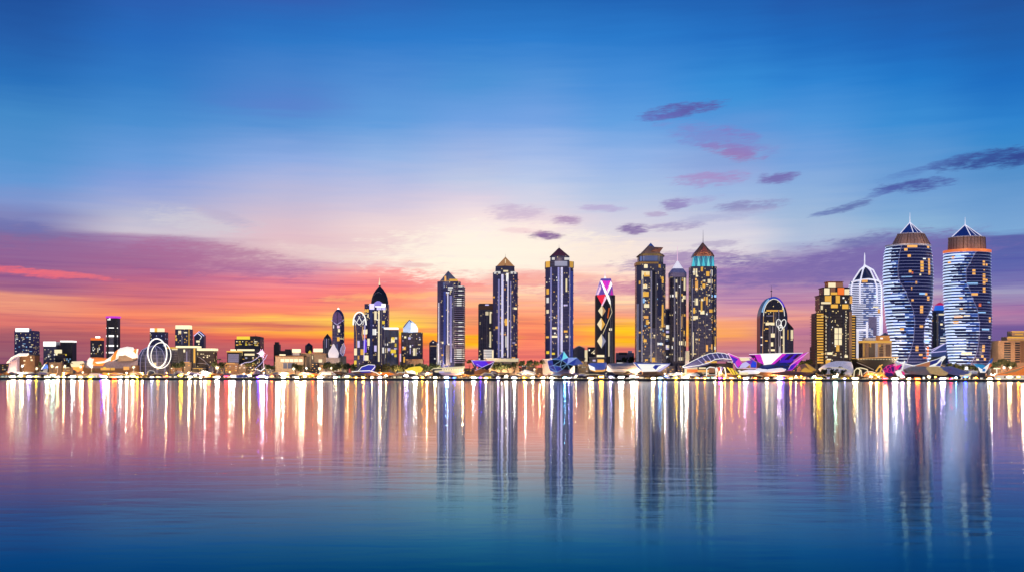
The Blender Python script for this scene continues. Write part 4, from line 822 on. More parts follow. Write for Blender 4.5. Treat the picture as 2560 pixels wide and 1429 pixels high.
    wins(b, b.fy, [(2167,2182,858,892,'brown',.05),(2193,2203,860,890,'brown',.12),(2209,2221,860,890,'brown',.12)], name='bay_window'); wins(b, b.fy, [(2168,2173,857,867,'amber',.9),(2154,2156,858,890,'gold',.7),(2191,2206,862,863,'tan',.7),(2191,2206,868,869,'tan',.7),(2191,2206,874,875,'tan',.7),(2191,2206,880,881,'tan',.7),(2192,2197,860,866,'gold'),(2196,2202,843,847,'white')])
    fins(b, b.fy, [(2158,2164,857,892,M['tanw']),(2183,2189,857,892,M['lgrey']),(2205,2208,857,892,M['beige']),(2222,2224,857,892,M['beige'])])
    crown_light(b, 2188, 870, 75, 60000, (1.0,.75,.45))  # unseen light added in front to brighten the beige facade
    # black hull podium
    b = B('hull_podium', 'black ship hull shaped podium with amber rim below the beige tiered roof block', 'building', 2181, 2530)
    q = [(-52,896),(52,893),(50,905),(38,918),(-10,925),(-45,915)]
    b.P().loft([[(x,-20-(s_*14 if z < 900 else 0),b.z(z)) for x, z in q] for s_ in (1,)] + [[(x,10,b.z(z)) for x, z in q]]).make('hull', M['blk']); b.P().tube([(-53,-34,b.z(896)),(0,-35,b.z(893)),(53,-34,b.z(892))], .8).make('rim', G('amber', .7)); b.P().tube([(-50,-33,b.z(905)),(-28,-28,b.z(913)),(-5,-24,b.z(923))], .6).make('line', M['white']); b.P().box(-30, 35, -8, 8, 0, b.z(915)).make('base', M['dgrey'])
    for k in range(14): wins(b, lambda x: -36, [(2133+k*7, 2135+k*7, 896.5, 898.2, 'cream', 1.4)], name='rim_lamp')
    # infill tower with magenta cap
    b = block('office_tower', 'cream and navy tower with magenta and blue lit cap, between the twisted towers', 'building', 2326, 2366, 776, 2700, M['bluew'], 16, 'oct', 4)
    b.P().octo(b.x(2349), 13, 12, 4, b.z(778), b.z(763), a2=10).make('lit_cap', emis(40, 110, 235, .8)); b.P().octo(b.x(2349), 10.5, 10, 3, b.z(763), b.z(756), a2=3).make('cap_top', emis(190, 20, 90, .8)); spire(b, 2351, 748, 757, .9, M['white'])
    fins(b, b.fy, [(2327,2334,780,880,M['blk']),(2335,2339,785,880,M['beige'])]); wins(b, b.fy, [(2340,2365,784,788,'cream',.8),(2326,2337,800,803,'gold',.7),(2344,2350,808,813,'cream'),(2346,2365,820,821,'white',.7),(2344,2365,843,846,'white',.8),(2344,2365,850,852,'white',.8),(2344,2365,857,859,'white',.7),(2352,2365,833,835,'blue',.7)])
    # tan hotel far right
    b = block('hotel_building', 'tan apartment block with dark window rows at the far end of the quay', 'building', 2487, 2580, 851, 2560, M['tanw'], 20)
    b.P().box(b.x(2510), b.x(2590), -18, 16, b.z(851), b.z(841)).box(b.x(2523), b.x(2590), -15, 12, b.z(841), b.z(827)).make('upper_storeys', mat_plain('tan_lit_wall', (.55,.35,.2,1), .7)); wins(b, lambda x: -18, [(2511,2590,841,845,'gold',.8),(2511,2590,849,852,'gold',.4)], name='parapet_light'); wins(b, lambda x: -15, [(2523,2590,827,830,'gold',.8),(2530,2550,834,837,'gold',.7)], name='parapet_light')
    for k in range(9):
        for x0, x1 in ((2501,2517),(2528,2540),(2551,2566)):
            b.P().box(b.x(x0), b.x(x1), -20.6, -19.6, b.z(859.5+k*5.7), b.z(855.5+k*5.7)).make('window', M['blk'])
    fins(b, b.fy, [(2518,2520.5,852,905,M['tanw']),(2524,2527,852,905,M['tanw']),(2541,2550,852,905,M['brownp'])])
    crown_light(b, 2520, 890, 85, 150000, (1.0,.72,.45))  # unseen light added in front to lift the dark tan block
    b = block('office_block', 'small white block with grey panel left of the tan apartment block', 'building', 2470, 2489, 862, 2590, M['white'], 9); slab(b, 2469, 2490, 858, 862.3, M['white']); wins(b, b.fy, [(2472,2484,872,893,'brown',.2)], name='panel'); wins(b, b.fy, [(2470,2487,860.5,863,'cream',.8)])

def twisted(label, cx, Y, prof, y0, y1, curve, curve2, lit_left, win_list, seed, ring, frust, pyr, sp):
    """barrel shaped tower of many projecting floors, one swept face lit blue-white"""
    b = B('twisted_tower', label, 'building', cx, Y, 'twin twisted towers')
    pts = sorted([(b.z(py), (xr - xl) / 2, b.x((xl + xr) / 2)) for py, xl, xr in prof])
    def at(z):
        for (za, ra, ca), (zb, rb, cb) in zip(pts, pts[1:]):
            if z <= zb:
                t = max(0, min(1, (z - za) / (zb - za))); t = t*t*(3-2*t) * .5 + t * .5
                return ra + (rb-ra)*t, ca + (cb-ca)*t
        return pts[-1][1], pts[-1][2]
    def itp(tab, z):
        py = b.gy - z
        if py <= tab[0][0]: return tab[0][1]
        for (p0, v0), (p1, v1) in zip(tab, tab[1:]):
            if py <= p1:
                t = (py-p0)/(p1-p0); t = t*t*(3-2*t)*.6 + t*.4
                return v0 + (v1-v0)*t
        return tab[-1][1]
    SQ = .8; N = 72
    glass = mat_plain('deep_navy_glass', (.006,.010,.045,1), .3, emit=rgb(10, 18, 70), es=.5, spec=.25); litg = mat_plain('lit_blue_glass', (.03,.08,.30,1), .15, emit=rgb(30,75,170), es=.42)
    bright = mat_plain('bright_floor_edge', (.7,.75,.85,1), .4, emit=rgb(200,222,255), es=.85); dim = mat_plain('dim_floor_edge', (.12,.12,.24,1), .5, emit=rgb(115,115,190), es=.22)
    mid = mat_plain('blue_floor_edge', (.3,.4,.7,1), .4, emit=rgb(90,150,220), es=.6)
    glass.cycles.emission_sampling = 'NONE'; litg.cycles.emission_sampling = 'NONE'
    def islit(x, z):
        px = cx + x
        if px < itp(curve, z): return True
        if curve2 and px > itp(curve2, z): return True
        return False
    # glass core, coloured pane by pane
    fl = (y1 - y0) / 38.0
    zs = [b.z(y1) + i*fl for i in range(39)]; zs[0] = max(0, zs[0])
    p = b.P()
    for i in range(38):
        zm = zs[i] + (zs[i+1] - zs[i]) * .48
        for zz0, zz1 in ((zs[i], zm), (zm, zs[i+1])):
            r0, c0 = at(zz0); r1, c1 = at(zz1); vs = []
            for k in range(N):
                t = 2*math.pi*k/N; vs.append((c0 + r0*math.cos(t), SQ*r0*math.sin(t), zz0))
            for k in range(N):
                t = 2*math.pi*k/N; vs.append((c1 + r1*math.cos(t), SQ*r1*math.sin(t), zz1))
            o = len(p.v); p.v += vs
            for k in range(N):
                j = (k+1) % N; p.f.append((o+k, o+j, o+N+j, o+N+k))
                xm = (vs[k][0] + vs[j][0]) / 2
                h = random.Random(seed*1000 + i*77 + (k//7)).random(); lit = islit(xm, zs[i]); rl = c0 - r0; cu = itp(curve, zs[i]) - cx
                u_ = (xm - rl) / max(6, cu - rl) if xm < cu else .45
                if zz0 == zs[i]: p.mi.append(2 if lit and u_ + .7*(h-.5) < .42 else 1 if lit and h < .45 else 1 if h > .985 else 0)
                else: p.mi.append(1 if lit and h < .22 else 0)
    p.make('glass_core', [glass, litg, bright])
    for i in range(39):
        z = zs[i]; r, c = at(z); r += 1.3
        p = b.P().lathe([(r, z - .35), (r+.2, z), (r, z + .95)], N, cx=c, sq=SQ)
        rng = random.Random(seed*31 + i); off = rng.uniform(0, 1)
        for q, fc_ in enumerate(p.f):
            if len(fc_) == 4:
                xm = sum(p.v[w][0] for w in fc_) / 4; ym = sum(p.v[w][1] for w in fc_) / 4
                px = cx + xm; cur = itp(curve, z)
                if islit(xm, z):
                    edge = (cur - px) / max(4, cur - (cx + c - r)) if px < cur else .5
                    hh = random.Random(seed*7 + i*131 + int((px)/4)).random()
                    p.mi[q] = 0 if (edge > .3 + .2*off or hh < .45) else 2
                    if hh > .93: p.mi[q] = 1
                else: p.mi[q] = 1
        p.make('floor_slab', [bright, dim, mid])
    def fyz(z):
        r, c = at(z); return lambda x: -SQ*math.sqrt(max(1, (r+.8)**2 - (x-c)**2))
    for tab in (curve, curve2):
        if tab:
            pp = []
            for i in range(31):
                z = b.z(tab[0][0]) + (b.z(tab[-1][0]) - b.z(tab[0][0])) * i/30; x = itp(tab, z) - cx; pp.append((x, fyz(z)(x) - .9, z))
            b.P().tube(pp, .38).make('curve_edge', G('lav', .5))
    for w in win_list: wins(b, fyz(b.z((w[2]+w[3])/2)), [w])
    r, c = at(b.z(y0))
    u0, u1, u2, mr = ring; b.P().lathe([(r+1.5, b.z(u1)), (r+1.8, b.z(u0)), (r-1, b.z(u0)-.2)], 60, cx=c, sq=SQ).make('crown_ring', mr)
    # louvred upper storeys
    (fx0, fx1, fy0), (gx0, gx1, gy0) = frust
    b.P().lathe([((gx1-gx0)/2, b.z(gy0)), ((fx1-fx0)/2, b.z(fy0))], 48, cx=b.x((fx0+fx1)/2), sq=SQ).make('louvred_drum', M['bronze'])
    for k in range(16):
        t = math.pi + math.pi*(k+.5)/16; rg, rf = (gx1-gx0)/2+.4, (fx1-fx0)/2+.4; cc = b.x((fx0+fx1)/2)
        b.P().tube([(cc+rg*math.cos(t), SQ*rg*math.sin(t), b.z(gy0)), (cc+rf*math.cos(t), SQ*rf*math.sin(t), b.z(fy0))], .5 if k % 5 else 1.1, 4).make('louvre_post', M['tanw'] if k % 4 == 0 else M['brownp'])
    for k in range(4):
        q = (k+.5)/4; rr = (gx1-gx0)/2*(1-q) + (fx1-fx0)/2*q + .5; b.P().lathe([(rr, b.z(gy0)+q*(gy0-fy0)-.3), (rr, b.z(gy0)+q*(gy0-fy0)+.3)], 48, cx=b.x((fx0+fx1)/2), sq=SQ).make('louvre_rail', M['tanw'])
    b.P().lathe([((fx1-fx0)/2+1, b.z(fy0)-.8), ((fx1-fx0)/2+1, b.z(fy0)+1.2)], 48, cx=b.x((fx0+fx1)/2), sq=SQ).make('parapet', M['white'])
    ax, ay = pyr; cc = b.x((fx0+fx1)/2); pr = (fx1-fx0)/2*.98
    wf = mat_plain('white_lit_frame', (.8,.8,.85,1), .5, emit=rgb(245,240,250), es=.7)  # spire and pyramid ribs get their brightness from emission, not lamps
    b.P().add([(cc-pr*.92,-6,b.z(fy0)),(cc-pr*.1,-pr*.78,b.z(fy0)),(cc+pr*.92,-4,b.z(fy0)),(cc+pr*.1,pr*.78,b.z(fy0)),(b.x(ax),0,b.z(ay)+.0)], [(0,1,4),(1,2,4),(2,3,4),(3,0,4),(3,2,1,0)]).make('glass_pyramid', M['bluep'])
    for e in ((cc-pr*.95,-6),(cc-pr*.1,-pr*.8),(cc+pr*.95,-4),(cc+pr*.1,pr*.8),(cc+pr*.45,-pr*.45)):
        b.P().tube([(e[0],e[1],b.z(fy0)),(b.x(ax),0,b.z(ay))], 1.1 if e[0] != cc+pr*.45 else .5).make('pyramid_rib', wf)
    spire(b, ax, sp, ay+1, 1.2, wf)
    for q in (-28, 28): crown_light(b, cx + q, y0 - 14, SQ*at(b.z(y0))[0] + 12, 11000, (1.0,.68,.45))
    b.P().lathe([(at(0)[0]-1, 0), (at(0)[0]-1, b.z(y1))], 40, cx=at(0)[1], sq=SQ).make('base', M['navy2'])
    return b

def crown_light(b, x, y, d, w, c=(1.0,.72,.38)):
    L = bpy.data.lights.new('added_floodlight', 'POINT'); L.color = c; L.energy = w; L.shadow_soft_size = 6.5  # unseen point light, added to brighten crowns and low facades
    o = bpy.data.objects.new('added_floodlight', L); COL.objects.link(o); o.parent = b.root; o.location = (b.x(x)*b.s, -d*b.s, b.z(y)*b.s)

def towers_all():
    small_left(); mid_left(); pyramids(); x_tower(); trio(); right_side()
    g = 'amber'; o = 'orange'; w = 'white'
    W1 = [(2245,2252,626,632,g),(2252,2276,618,624,g),(2304,2311,619,624,g),(2252,2259,641,648,g),(2283,2291,657,664,g),(2283,2291,664.5,671,'gold'),(2283,2291,672,678,g),(2283,2291,678.5,684,g),(2305,2311,650,659,g),(2305,2311,660,668,g),(2305,2311,669,678,g),(2305,2311,680,690,g),(2254,2260,679,686,g),(2261,2264,684,689,o),(2280,2284,689,693,'cream'),(2270,2274,707,713,g),(2260,2262,720,728,g),(2283,2291,765,772,g),(2283,2291,773,784,g),(2295,2302,734,740,g),(2302,2309,743,753,g),(2261,2266,750,755,g),(2283,2292,814,820,g),(2274,2281,864,870,g),(2274,2281,871,877,g),(2305,2311,865,878,o),(2305,2311,879,889,o),(2283,2292,884,889,g),(2294,2308,892,895,o),(2238,2246,821,826,g),(2280,2296,734,739,'blue'),(2238,2262,694,697,'blue'),(2290,2298,650,653,w),(2295,2313,850,855,'blue')]
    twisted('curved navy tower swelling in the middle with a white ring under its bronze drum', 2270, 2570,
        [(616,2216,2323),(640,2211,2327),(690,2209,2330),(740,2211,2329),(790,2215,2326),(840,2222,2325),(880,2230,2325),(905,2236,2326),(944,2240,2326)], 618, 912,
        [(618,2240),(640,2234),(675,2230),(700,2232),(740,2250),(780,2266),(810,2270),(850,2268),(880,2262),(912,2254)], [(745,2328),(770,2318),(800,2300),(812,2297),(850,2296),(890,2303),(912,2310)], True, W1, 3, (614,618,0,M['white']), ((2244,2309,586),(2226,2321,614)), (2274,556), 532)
    W2 = [(2438,2444,655,661,g),(2438,2444,662,668,g),(2447,2452,662,668,g),(2438,2445,688,696,g),(2438,2445,697,704,g),(2438,2445,705,715,g),(2446,2452,701,708,g),(2411,2418,678,685,g),(2411,2418,686,692,g),(2409,2424,735,742,g),(2438,2445,721,727,g),(2438,2445,728,735,g),(2427,2433,761,768,o),(2457,2463,792,798,g),(2457,2463,799,806,g),(2438,2445,862,870,g),(2438,2445,871,879,g),(2436,2442,887,893,g),(2444,2450,894,900,g),(2374,2390,790,795,g),(2383,2389,745,750,g),(2384,2390,770,775,g),(2373,2382,803,809,g),(2393,2406,789,792,'cream'),(2390,2412,880,887,'cream'),(2369,2373,644,650,g),(2363,2367,655,661,g),(2457,2463,840,846,'cream'),(2398,2424,710,715,'blue'),(2425,2446,781,784,'blue'),(2436,2458,822,826,'blue'),(2452,2461,755,758,'blue'),(2375,2386,642,646,'blue'),(2440,2444,677,680,g),(2424,2430,896,900,'cream')]
    twisted('straight sided navy twin tower with an orange lit ring under its bronze drum', 2417, 2580,
        [(630,2361,2473),(680,2360,2473),(740,2361,2475),(800,2364,2476),(850,2368,2475),(890,2372,2472),(905,2376,2470),(944,2380,2468)], 634, 908,
        [(634,2420),(650,2410),(680,2396),(705,2396),(740,2408),(780,2424),(820,2429),(850,2428),(880,2424),(908,2412)], None, True, W2, 9, (627,634,0,mat_plain('orange_lit_ring', (.6,.25,.08,1), .4, emit=rgb(235,110,50), es=.75)), ((2372,2460,595),(2370,2461,626)), (2412,562), 543)

# ================================================================ the waterfront
LAND = [(67,'under the leftmost towers'),(135,'under the white crowned short towers'),(243,'under the orange topped black tower'),(283,'under the purple capped tower'),(396,'by the crossed white loops'),
 (470,'under the slab roofed block'),(516,'under the arc ribbed brown block'),(622,'under the yellow roofed office tower'),(727,'by the beige museum hall'),(790,'by the taller beige hall'),(845,'under the oval window tower'),
 (900,'under the lattice arch tower'),(948,'under the black domed skyscraper'),(1030,'under the lantern roofed grey tower'),(1122,'under the white balconied skyscraper'),(1212,'by the purple inverted wedge'),(1263,'under the golden pyramid skyscraper'),
 (1340,'between golden and red pyramid skyscrapers'),(1397,'by the blue star pavilion'),(1512,'under the magenta topped tower'),(1625,'under the golden hatted skyscraper'),(1693,'under the white coned skyscraper'),(1756,'under the teal crowned skyscraper'),
 (1850,'by the magenta pavilion tip'),(1930,'under the arch topped tower'),(2000,'by the magenta wing end'),(2084,'under the brown tiered tower'),(2181,'by the black hull podium'),(2270,'under the swelling twisted tower'),(2345,'between the twisted towers'),(2417,'under the orange ringed twisted tower'),(2520,'by the tan apartment block')]
ORD = ['first','second','third','fourth','fifth','sixth','seventh','eighth','ninth','tenth','eleventh','twelfth','thirteenth','fourteenth','fifteenth']
def finish_labels():
    by = {}
    for o, desc, x in LITEMS:
        lm = min(LAND, key=lambda t: abs(t[0] - x))[1]
        by.setdefault(desc + ' ' + lm, []).append((x, o))
    for k, lst in by.items():
        lst.sort(key=lambda t: t[0])
        for i, (x, o) in enumerate(lst):
            o['label'] = k if len(lst) == 1 else k + (', leftmost' if i == 0 else ', rightmost' if i == len(lst) - 1 else ', %s from left' % ORD[min(i, 14)])

def vault(b, out, d, mat, name='roof', base=None, cy=0, k=.8, thick=None, smooth=False):
    """shell grown from a side outline (photo px), shrinking towards its front and back edges"""
    zs = [b.z(y) for x, y in out]; xs = [b.x(x) for x, y in out]; z0 = min(zs) if base is None else b.z(base); cx = sum(xs) / len(xs)
    rings = []
    for t in (-1, -.8, -.45, 0, .45, .8, 1):
        q = math.sqrt(1 - k*t*t)
        rings.append([(cx + (x-cx)*(.45+.55*q), cy + d*t, z0 + (z-z0)*q) for x, z in zip(xs, zs)])
    return b.P().loft(rings).make(name, mat, smooth=smooth)
def poly(b, pts, mat, name='panel', t=1.6):
    """free polygon with thickness; pts (photo x, photo y, depth)"""
    q = [(b.x(x), y, b.z(z)) for x, z, y in pts]; n = len(q)
    return b.P().add(q + [(x, y + t, z) for x, y, z in q], [tuple(range(n)), tuple(range(2*n-1,n-1,-1))] + [(i,i+n,(i+1)%n+n,(i+1)%n) for i in range(n)]).make(name, mat)
def edge(b, pts, r, mat, name='edge_light', closed=False):
    return b.P().tube([(b.x(x), y, b.z(z)) for x, z, y in pts], r, closed=closed).make(name, mat)

def tree_meshes():
    res = []
    for v in range(6):
        rng = random.Random(100 + v); vs = []; fs = []; mi = []
        blobs = [(rng.uniform(-.5,.5), rng.uniform(-.45,.45), rng.uniform(.45,.85), rng.uniform(.22,.42)) for _ in range(9)]
        for k in range(420):
            bx, by, bz, br = rng.choice(blobs)
            th = rng.uniform(0, 2*math.pi); ph = math.acos(rng.uniform(-.6, 1)); r = br * rng.uniform(.65, 1.08)
            c = Vector((bx + r*math.sin(ph)*math.cos(th), by + r*math.sin(ph)*math.sin(th), bz + r*math.cos(ph)*.75))
            n = Vector((rng.gauss(0,1), rng.gauss(0,1), rng.gauss(0,1))).normalized(); u = n.orthogonal().normalized(); w = n.cross(u); s_ = rng.uniform(.05, .10)
            o = len(vs); vs += [tuple(c + s_*(a*u + b_*w)) for a, b_ in ((-1,-.7),(1,-.9),(.8,1),(-.9,.8))]; fs.append((o,o+1,o+2,o+3)); mi.append(0 if rng.random() < .6 else 1)
        me = mesh_from('crown', vs, fs, [M['leaf'], M['leaf2']])
        for p, m_ in zip(me.polygons, mi): p.material_index = m_
        bb = B.__new__(B); bb.s = 1
        p = Part(bb); p.tube([(0,0,0),(.02,0,.3),(-.02,.02,.55),(0,0,.8)], [.05,.04,.03,.015]); p.tube([(.0,0,.35),(.2,.05,.55),(.35,.1,.7)], [.03,.02,.01]); p.tube([(0,0,.4),(-.2,-.05,.6),(-.33,-.1,.75)], [.03,.02,.01])
        tm = mesh_from('trunk', p.v, p.f, M['bark'])
        res.append((me, tm))
    return res
def trees():
    tm = tree_meshes(); rng = random.Random(7)
    spots = [(440,917,26,13),(456,914,20,14),(538,916,18,16),(556,918,22,16),(620,914,18,14),(634,912,16,12),(668,920,22,12),(682,921,16,9),
      (738,924,18,22),(752,926,20,18),(768,927,16,12),(815,922,24,18),(833,924,26,20),(850,921,24,19),(868,922,24,18),(884,924,20,17),
      (905,925,22,17),(922,926,24,19),(940,922,22,15),(968,925,26,20),(988,927,24,21),(1006,928,24,20),(1024,926,26,19),(1044,926,24,19),(1062,925,24,18),(1080,922,22,17),(1094,924,20,18),
      (1158,905,16,9),(1174,906,18,9),(1190,905,12,7),(1236,920,20,18),(1252,922,24,18),(1270,921,22,17),(1286,916,18,14),(1304,913,20,14),(1322,914,22,15),(1340,911,18,12),(1356,908,16,11),
      (1548,905,16,9),(1562,904,18,14),(1578,905,18,17),(1994,910,16,9),(2008,911,20,12),(2024,908,20,13),(2336,893,18,13),(2352,891,20,14),(2330,912,14,20),
      (2372,918,18,12),(2392,925,24,20),(2410,926,22,17),(2428,922,20,14),(2440,926,16,14),(2484,918,20,16),(2500,916,24,20),(2518,914,24,18),(2534,916,20,14),
      (2062,934,20,16),(2085,936,24,17),(2108,936,22,15),(2140,934,20,14),(100,915,9,14)]
    for i, (x, yb, w, h) in enumerate(spots):
        Y = 2490 + rng.uniform(0, 45) if h > 8 and yb > 905 else 2800 + rng.uniform(-20, 60)
        if 2040 < x < 2150: Y = 2462
        if yb < 906: Y = 2690 + (i % 5) * 14
        b = B('tree', None, 'tree', x, Y, 'dark trees along the waterfront', 'dark leafy tree')
        top = b.z(yb - h); cm, tk = tm[i % 6]
        c = link('crown', cm, b.root); t = link('trunk', tk, b.root)
        sx = w * .62 * b.s; sz = top * b.s
        hh = max(sz, 6); cs = h * b.s * 1.35
        c.scale = (sx, sx * .8, cs); c.location = (0, 0, sz - cs * 1.12); c.rotation_euler = (0, 0, rng.uniform(-.5, .5))
        t.scale = (cs*.8, cs*.8, (sz - cs*.3) / .8 if sz > cs*.5 else sz); 
    # palms
    for i, (x, yt) in enumerate([(175,905),(207,908),(232,925),(548,896),(1008,915),(1022,912),(1285,915),(1335,914),(1445,915),(2072,918),(2100,915),(2290,920),(2448,908),(2495,905),(2528,903),(1165,922),(845,915),(640,914),(1880,922),(1605,925)]):
        b = B('palm_tree', None, 'palm tree', x, 2448 + (i % 4)*8, 'palms on the promenade', 'small lit palm')
        zt = b.z(yt)
        b.P().tube([(0,0,0),(.3,0,zt*.5),(0,0,zt)], [.8,.6,.5]).make('trunk', M['bark'])
        p = b.P(); rg = random.Random(i)
        for k in range(11):
            a = 2*math.pi*k/11 + rg.uniform(-.2,.2); L_ = rg.uniform(6.5, 9); pts = [(L_*t*math.cos(a), L_*t*math.sin(a), zt + 3.0*t - 6.5*t*t) for t in (0,.25,.5,.75,1)]
            vs = []
            for t, (px, py, pz) in zip((0,.25,.5,.75,1), pts):
                w_ = 1.1*(1-t)*(.3+t*2.5) + .1; vs += [(px - w_*math.sin(a), py + w_*math.cos(a), pz-.3), (px, py, pz+.2), (px + w_*math.sin(a), py - w_*math.cos(a), pz-.3)]
            p.add(vs, [(3*j+q, 3*j+q+1, 3*j+q+4, 3*j+q+3) for j in range(4) for q in (0,1)])
        p.make('fronds', M['leaf2'])

def burst(label, x, y, Y, R_, c, s, n=12, stalk=True, name='burst_lamp'):
    """a spiky ball of light rods on a mast"""
    b = B(name, label, 'lamp', x, Y)
    zz = b.z(y); rng = random.Random(int(x)); p = b.P()
    for k in range(n):
        a = 2*math.pi*k/n + rng.uniform(-.15,.15); e = rng.uniform(-.6,.6); L_ = R_*rng.uniform(.6, 1.1)
        p.tube([(0,0,zz),(L_*math.cos(a)*math.cos(e), -L_*math.sin(e), zz + L_*math.sin(a)*math.cos(e))], [R_*.13, R_*.02], 5)
    p.make('light_rods', G(c, s)); b.P().lathe([(.3,zz-R_*.32),(R_*.3,zz-R_*.1),(R_*.3,zz+R_*.1),(.3,zz+R_*.32)], 12).make('light_core', G(c, s*1.5))
    if stalk: b.P().tube([(0,1,0),(0,1,zz)], .7).make('mast', M['mgrey'])
    return b

def showpieces():
    W = G('white', 1.1); LV = G('lav', 1.0)
    # orange and white swooping hall
    b = B('swoop_hall', 'white and orange swooping roofed hall beside the glass hall', 'building', 270, 2550)
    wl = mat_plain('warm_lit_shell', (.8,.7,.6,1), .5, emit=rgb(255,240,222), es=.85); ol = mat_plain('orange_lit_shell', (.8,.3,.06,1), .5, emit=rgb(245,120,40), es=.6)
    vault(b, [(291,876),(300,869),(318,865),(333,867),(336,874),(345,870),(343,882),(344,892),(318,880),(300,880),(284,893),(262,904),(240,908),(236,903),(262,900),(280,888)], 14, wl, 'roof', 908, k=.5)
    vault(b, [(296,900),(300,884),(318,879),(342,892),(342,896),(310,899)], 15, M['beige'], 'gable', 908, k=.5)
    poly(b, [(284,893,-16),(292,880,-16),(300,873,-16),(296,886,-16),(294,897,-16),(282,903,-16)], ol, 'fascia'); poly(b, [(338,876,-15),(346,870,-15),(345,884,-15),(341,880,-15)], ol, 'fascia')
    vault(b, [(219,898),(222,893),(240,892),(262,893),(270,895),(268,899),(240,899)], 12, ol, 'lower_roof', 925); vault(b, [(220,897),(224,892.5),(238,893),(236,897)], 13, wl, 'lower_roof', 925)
    vault(b, [(200,901),(290,901),(345,897),(345,912),(200,912)], 8, mat_plain('lilac_grey_wall', (.24,.2,.26,1), .6), 'wall', 925)
    b.P().box(b.x(205), b.x(345), -7, 10, 0, b.z(912)).make('wall', M['brownp'])
    for x0, x1, y0, y1, c in ((255,278,918,924,'amber'),(280,290,918,924,'gold'),(312,326,915,923,'amber'),(262,268,916,922,'yellow'),(240,250,904,908,'cream')): b.P().box(b.x(x0), b.x(x1), -9.6, -8.5, b.z(y1), b.z(y0)).make('lit_opening', G(c, .8))
    b = B('orange_pavilion', 'glowing orange pavilion left of the swooping hall', 'pavilion', 196, 2520)
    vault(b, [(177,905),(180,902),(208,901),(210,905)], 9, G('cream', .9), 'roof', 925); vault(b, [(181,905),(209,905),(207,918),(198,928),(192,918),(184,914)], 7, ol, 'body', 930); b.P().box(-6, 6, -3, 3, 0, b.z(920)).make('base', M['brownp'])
    b = B('blue_sail', 'small bright blue sail with white edge under the white crowned short towers', 'sculpture', 112, 2515)
    poly(b, [(104,922,-4),(114,908,-2),(119,911,0),(120,920,0)], M['bluep'], 'sail'); edge(b, [(105,922,-4),(113,909,-2)], 1.0, W); edge(b, [(113,909,-2),(118,904,0)], .8, G('amber', .7)); b.P().box(-4, 6, -1, 3, 0, b.z(918)).make('base', M['dgrey'])
    # left wing shells
    b = B('wing_pavilion', 'dark pavilion with white curved wing roofs at the far left', 'pavilion', 42, 2535)
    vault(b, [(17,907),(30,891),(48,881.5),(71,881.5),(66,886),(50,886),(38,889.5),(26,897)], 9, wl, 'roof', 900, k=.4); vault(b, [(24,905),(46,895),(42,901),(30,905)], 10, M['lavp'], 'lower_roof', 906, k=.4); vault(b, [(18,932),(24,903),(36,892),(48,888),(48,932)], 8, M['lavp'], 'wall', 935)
    # yellow burst
    b = B('yellow_tent', 'bright yellow and white flared tent lamp among dark trees', 'pavilion', 1040, 2455)
    vault(b, [(1012,925),(1022,918),(1036,915),(1050,914),(1058,920),(1045,922),(1044,934),(1036,928),(1026,926)], 8, G('yellow', 1.0), 'canopy', 936); vault(b, [(1014,924),(1030,920),(1040,922),(1042,932),(1034,928)], 9.5, G('white', 1.3), 'canopy', 936); b.P().tube([(0,0,0),(0,0,b.z(918))], 1).make('mast', M['lgrey'])
    burst('white starburst light with lilac glow on a curved twin stalk', 654, 883, 2470, 12, 'pink', 2.6, 14, False)
    b = B('stalk_sculpture', 'thin curved lilac stalks holding up the starburst light', 'sculpture', 636, 2472)
    edge(b, [(654,884,0),(640,896,0),(628,903,0),(612,905,0),(600,911,0)], .7, G('lav', .9)); edge(b, [(668,885,0),(662,896,0),(652,908,0),(638,920,0)], .7, G('lav', .9)); edge(b, [(655,885,0),(658,900,0),(660,920,0)], 1.1, G('pink', .7)); edge(b, [(637,921,0),(652,926,0),(662,918,0)], 1.3, W)
    poly(b, [(632,935,-2),(640,922,-2),(652,927,-2),(646,937,-2)], M['lavp'], 'base_block'); b.P().box(b.x(636), b.x(656), -3, 6, 0, b.z(934)).make('base', M['dgrey'])
    for x, y, r, c, s in ((56,914,5,'white',3),(130,914,6,'cream',2.5),(143,916,4,'cream',2.5),(162,914,5,'cream',2.5),(228,914,7,'white',2.8),(202,916,5,'cream',3),(543,918,7,'cream',3),(92,920,5,'cream',2.5),(334,917,5,'cream',2.5),(734,921,6,'cream',2.5),(766,919,5,'white',2),(799,920,6,'cream',2.5),(828,919,5,'cream',2),(2416,920,7,'white',2.2),(2510,918,6,'white',2),(2526,917,5,'cream',2),(1336,922,4,'cream',2)):
        bb = burst(None, x, y, 2462, r, c, s, 10); LITEMS.append((bb.root, 'bright spiky burst lamp', x)); bb.root['group'] = 'burst lamps on masts'
    # blue ellipse canopy and boats
    b = B('leaf_canopy', 'leaf shaped deep blue canopy with white rim below the black domed skyscraper', 'canopy', 905, 2470)
    vault(b, [(898,926),(905,916),(918,911),(930,909),(940,912),(936,918),(928,925)], 8, emis(30, 50, 200, .6), 'canopy', 934); edge(b, [(896,927,-9),(905,916,-9),(922,910,-9),(938,911,-9),(938,916,-9),(930,925,-9)], .7, W); edge(b, [(880,928,-8),(900,926,-9),(925,925,-9),(942,930,-9),(952,937,-8)], .9, W); vault(b, [(884,931),(892,927),(935,927),(944,934),(940,938),(888,938)], 7, M['brownp'], 'body', 942); b.P().box(-20, 30, -4, 4, 0, b.z(937)).make('base', M['dgrey'])
    b = B('boat', 'moored boat with a rounded blue hull cover near the starburst light', 'boat', 605, 2409)
    vault(b, [(590,944),(592,938),(600,935.5),(614,935.5),(622,938),(619,944)], 5, mat_plain('blue_hull', (.07,.13,.42,1), .4), 'hull', 946); edge(b, [(590,944,-5.5),(591,940,-5.5)], .6, W, 'rail')
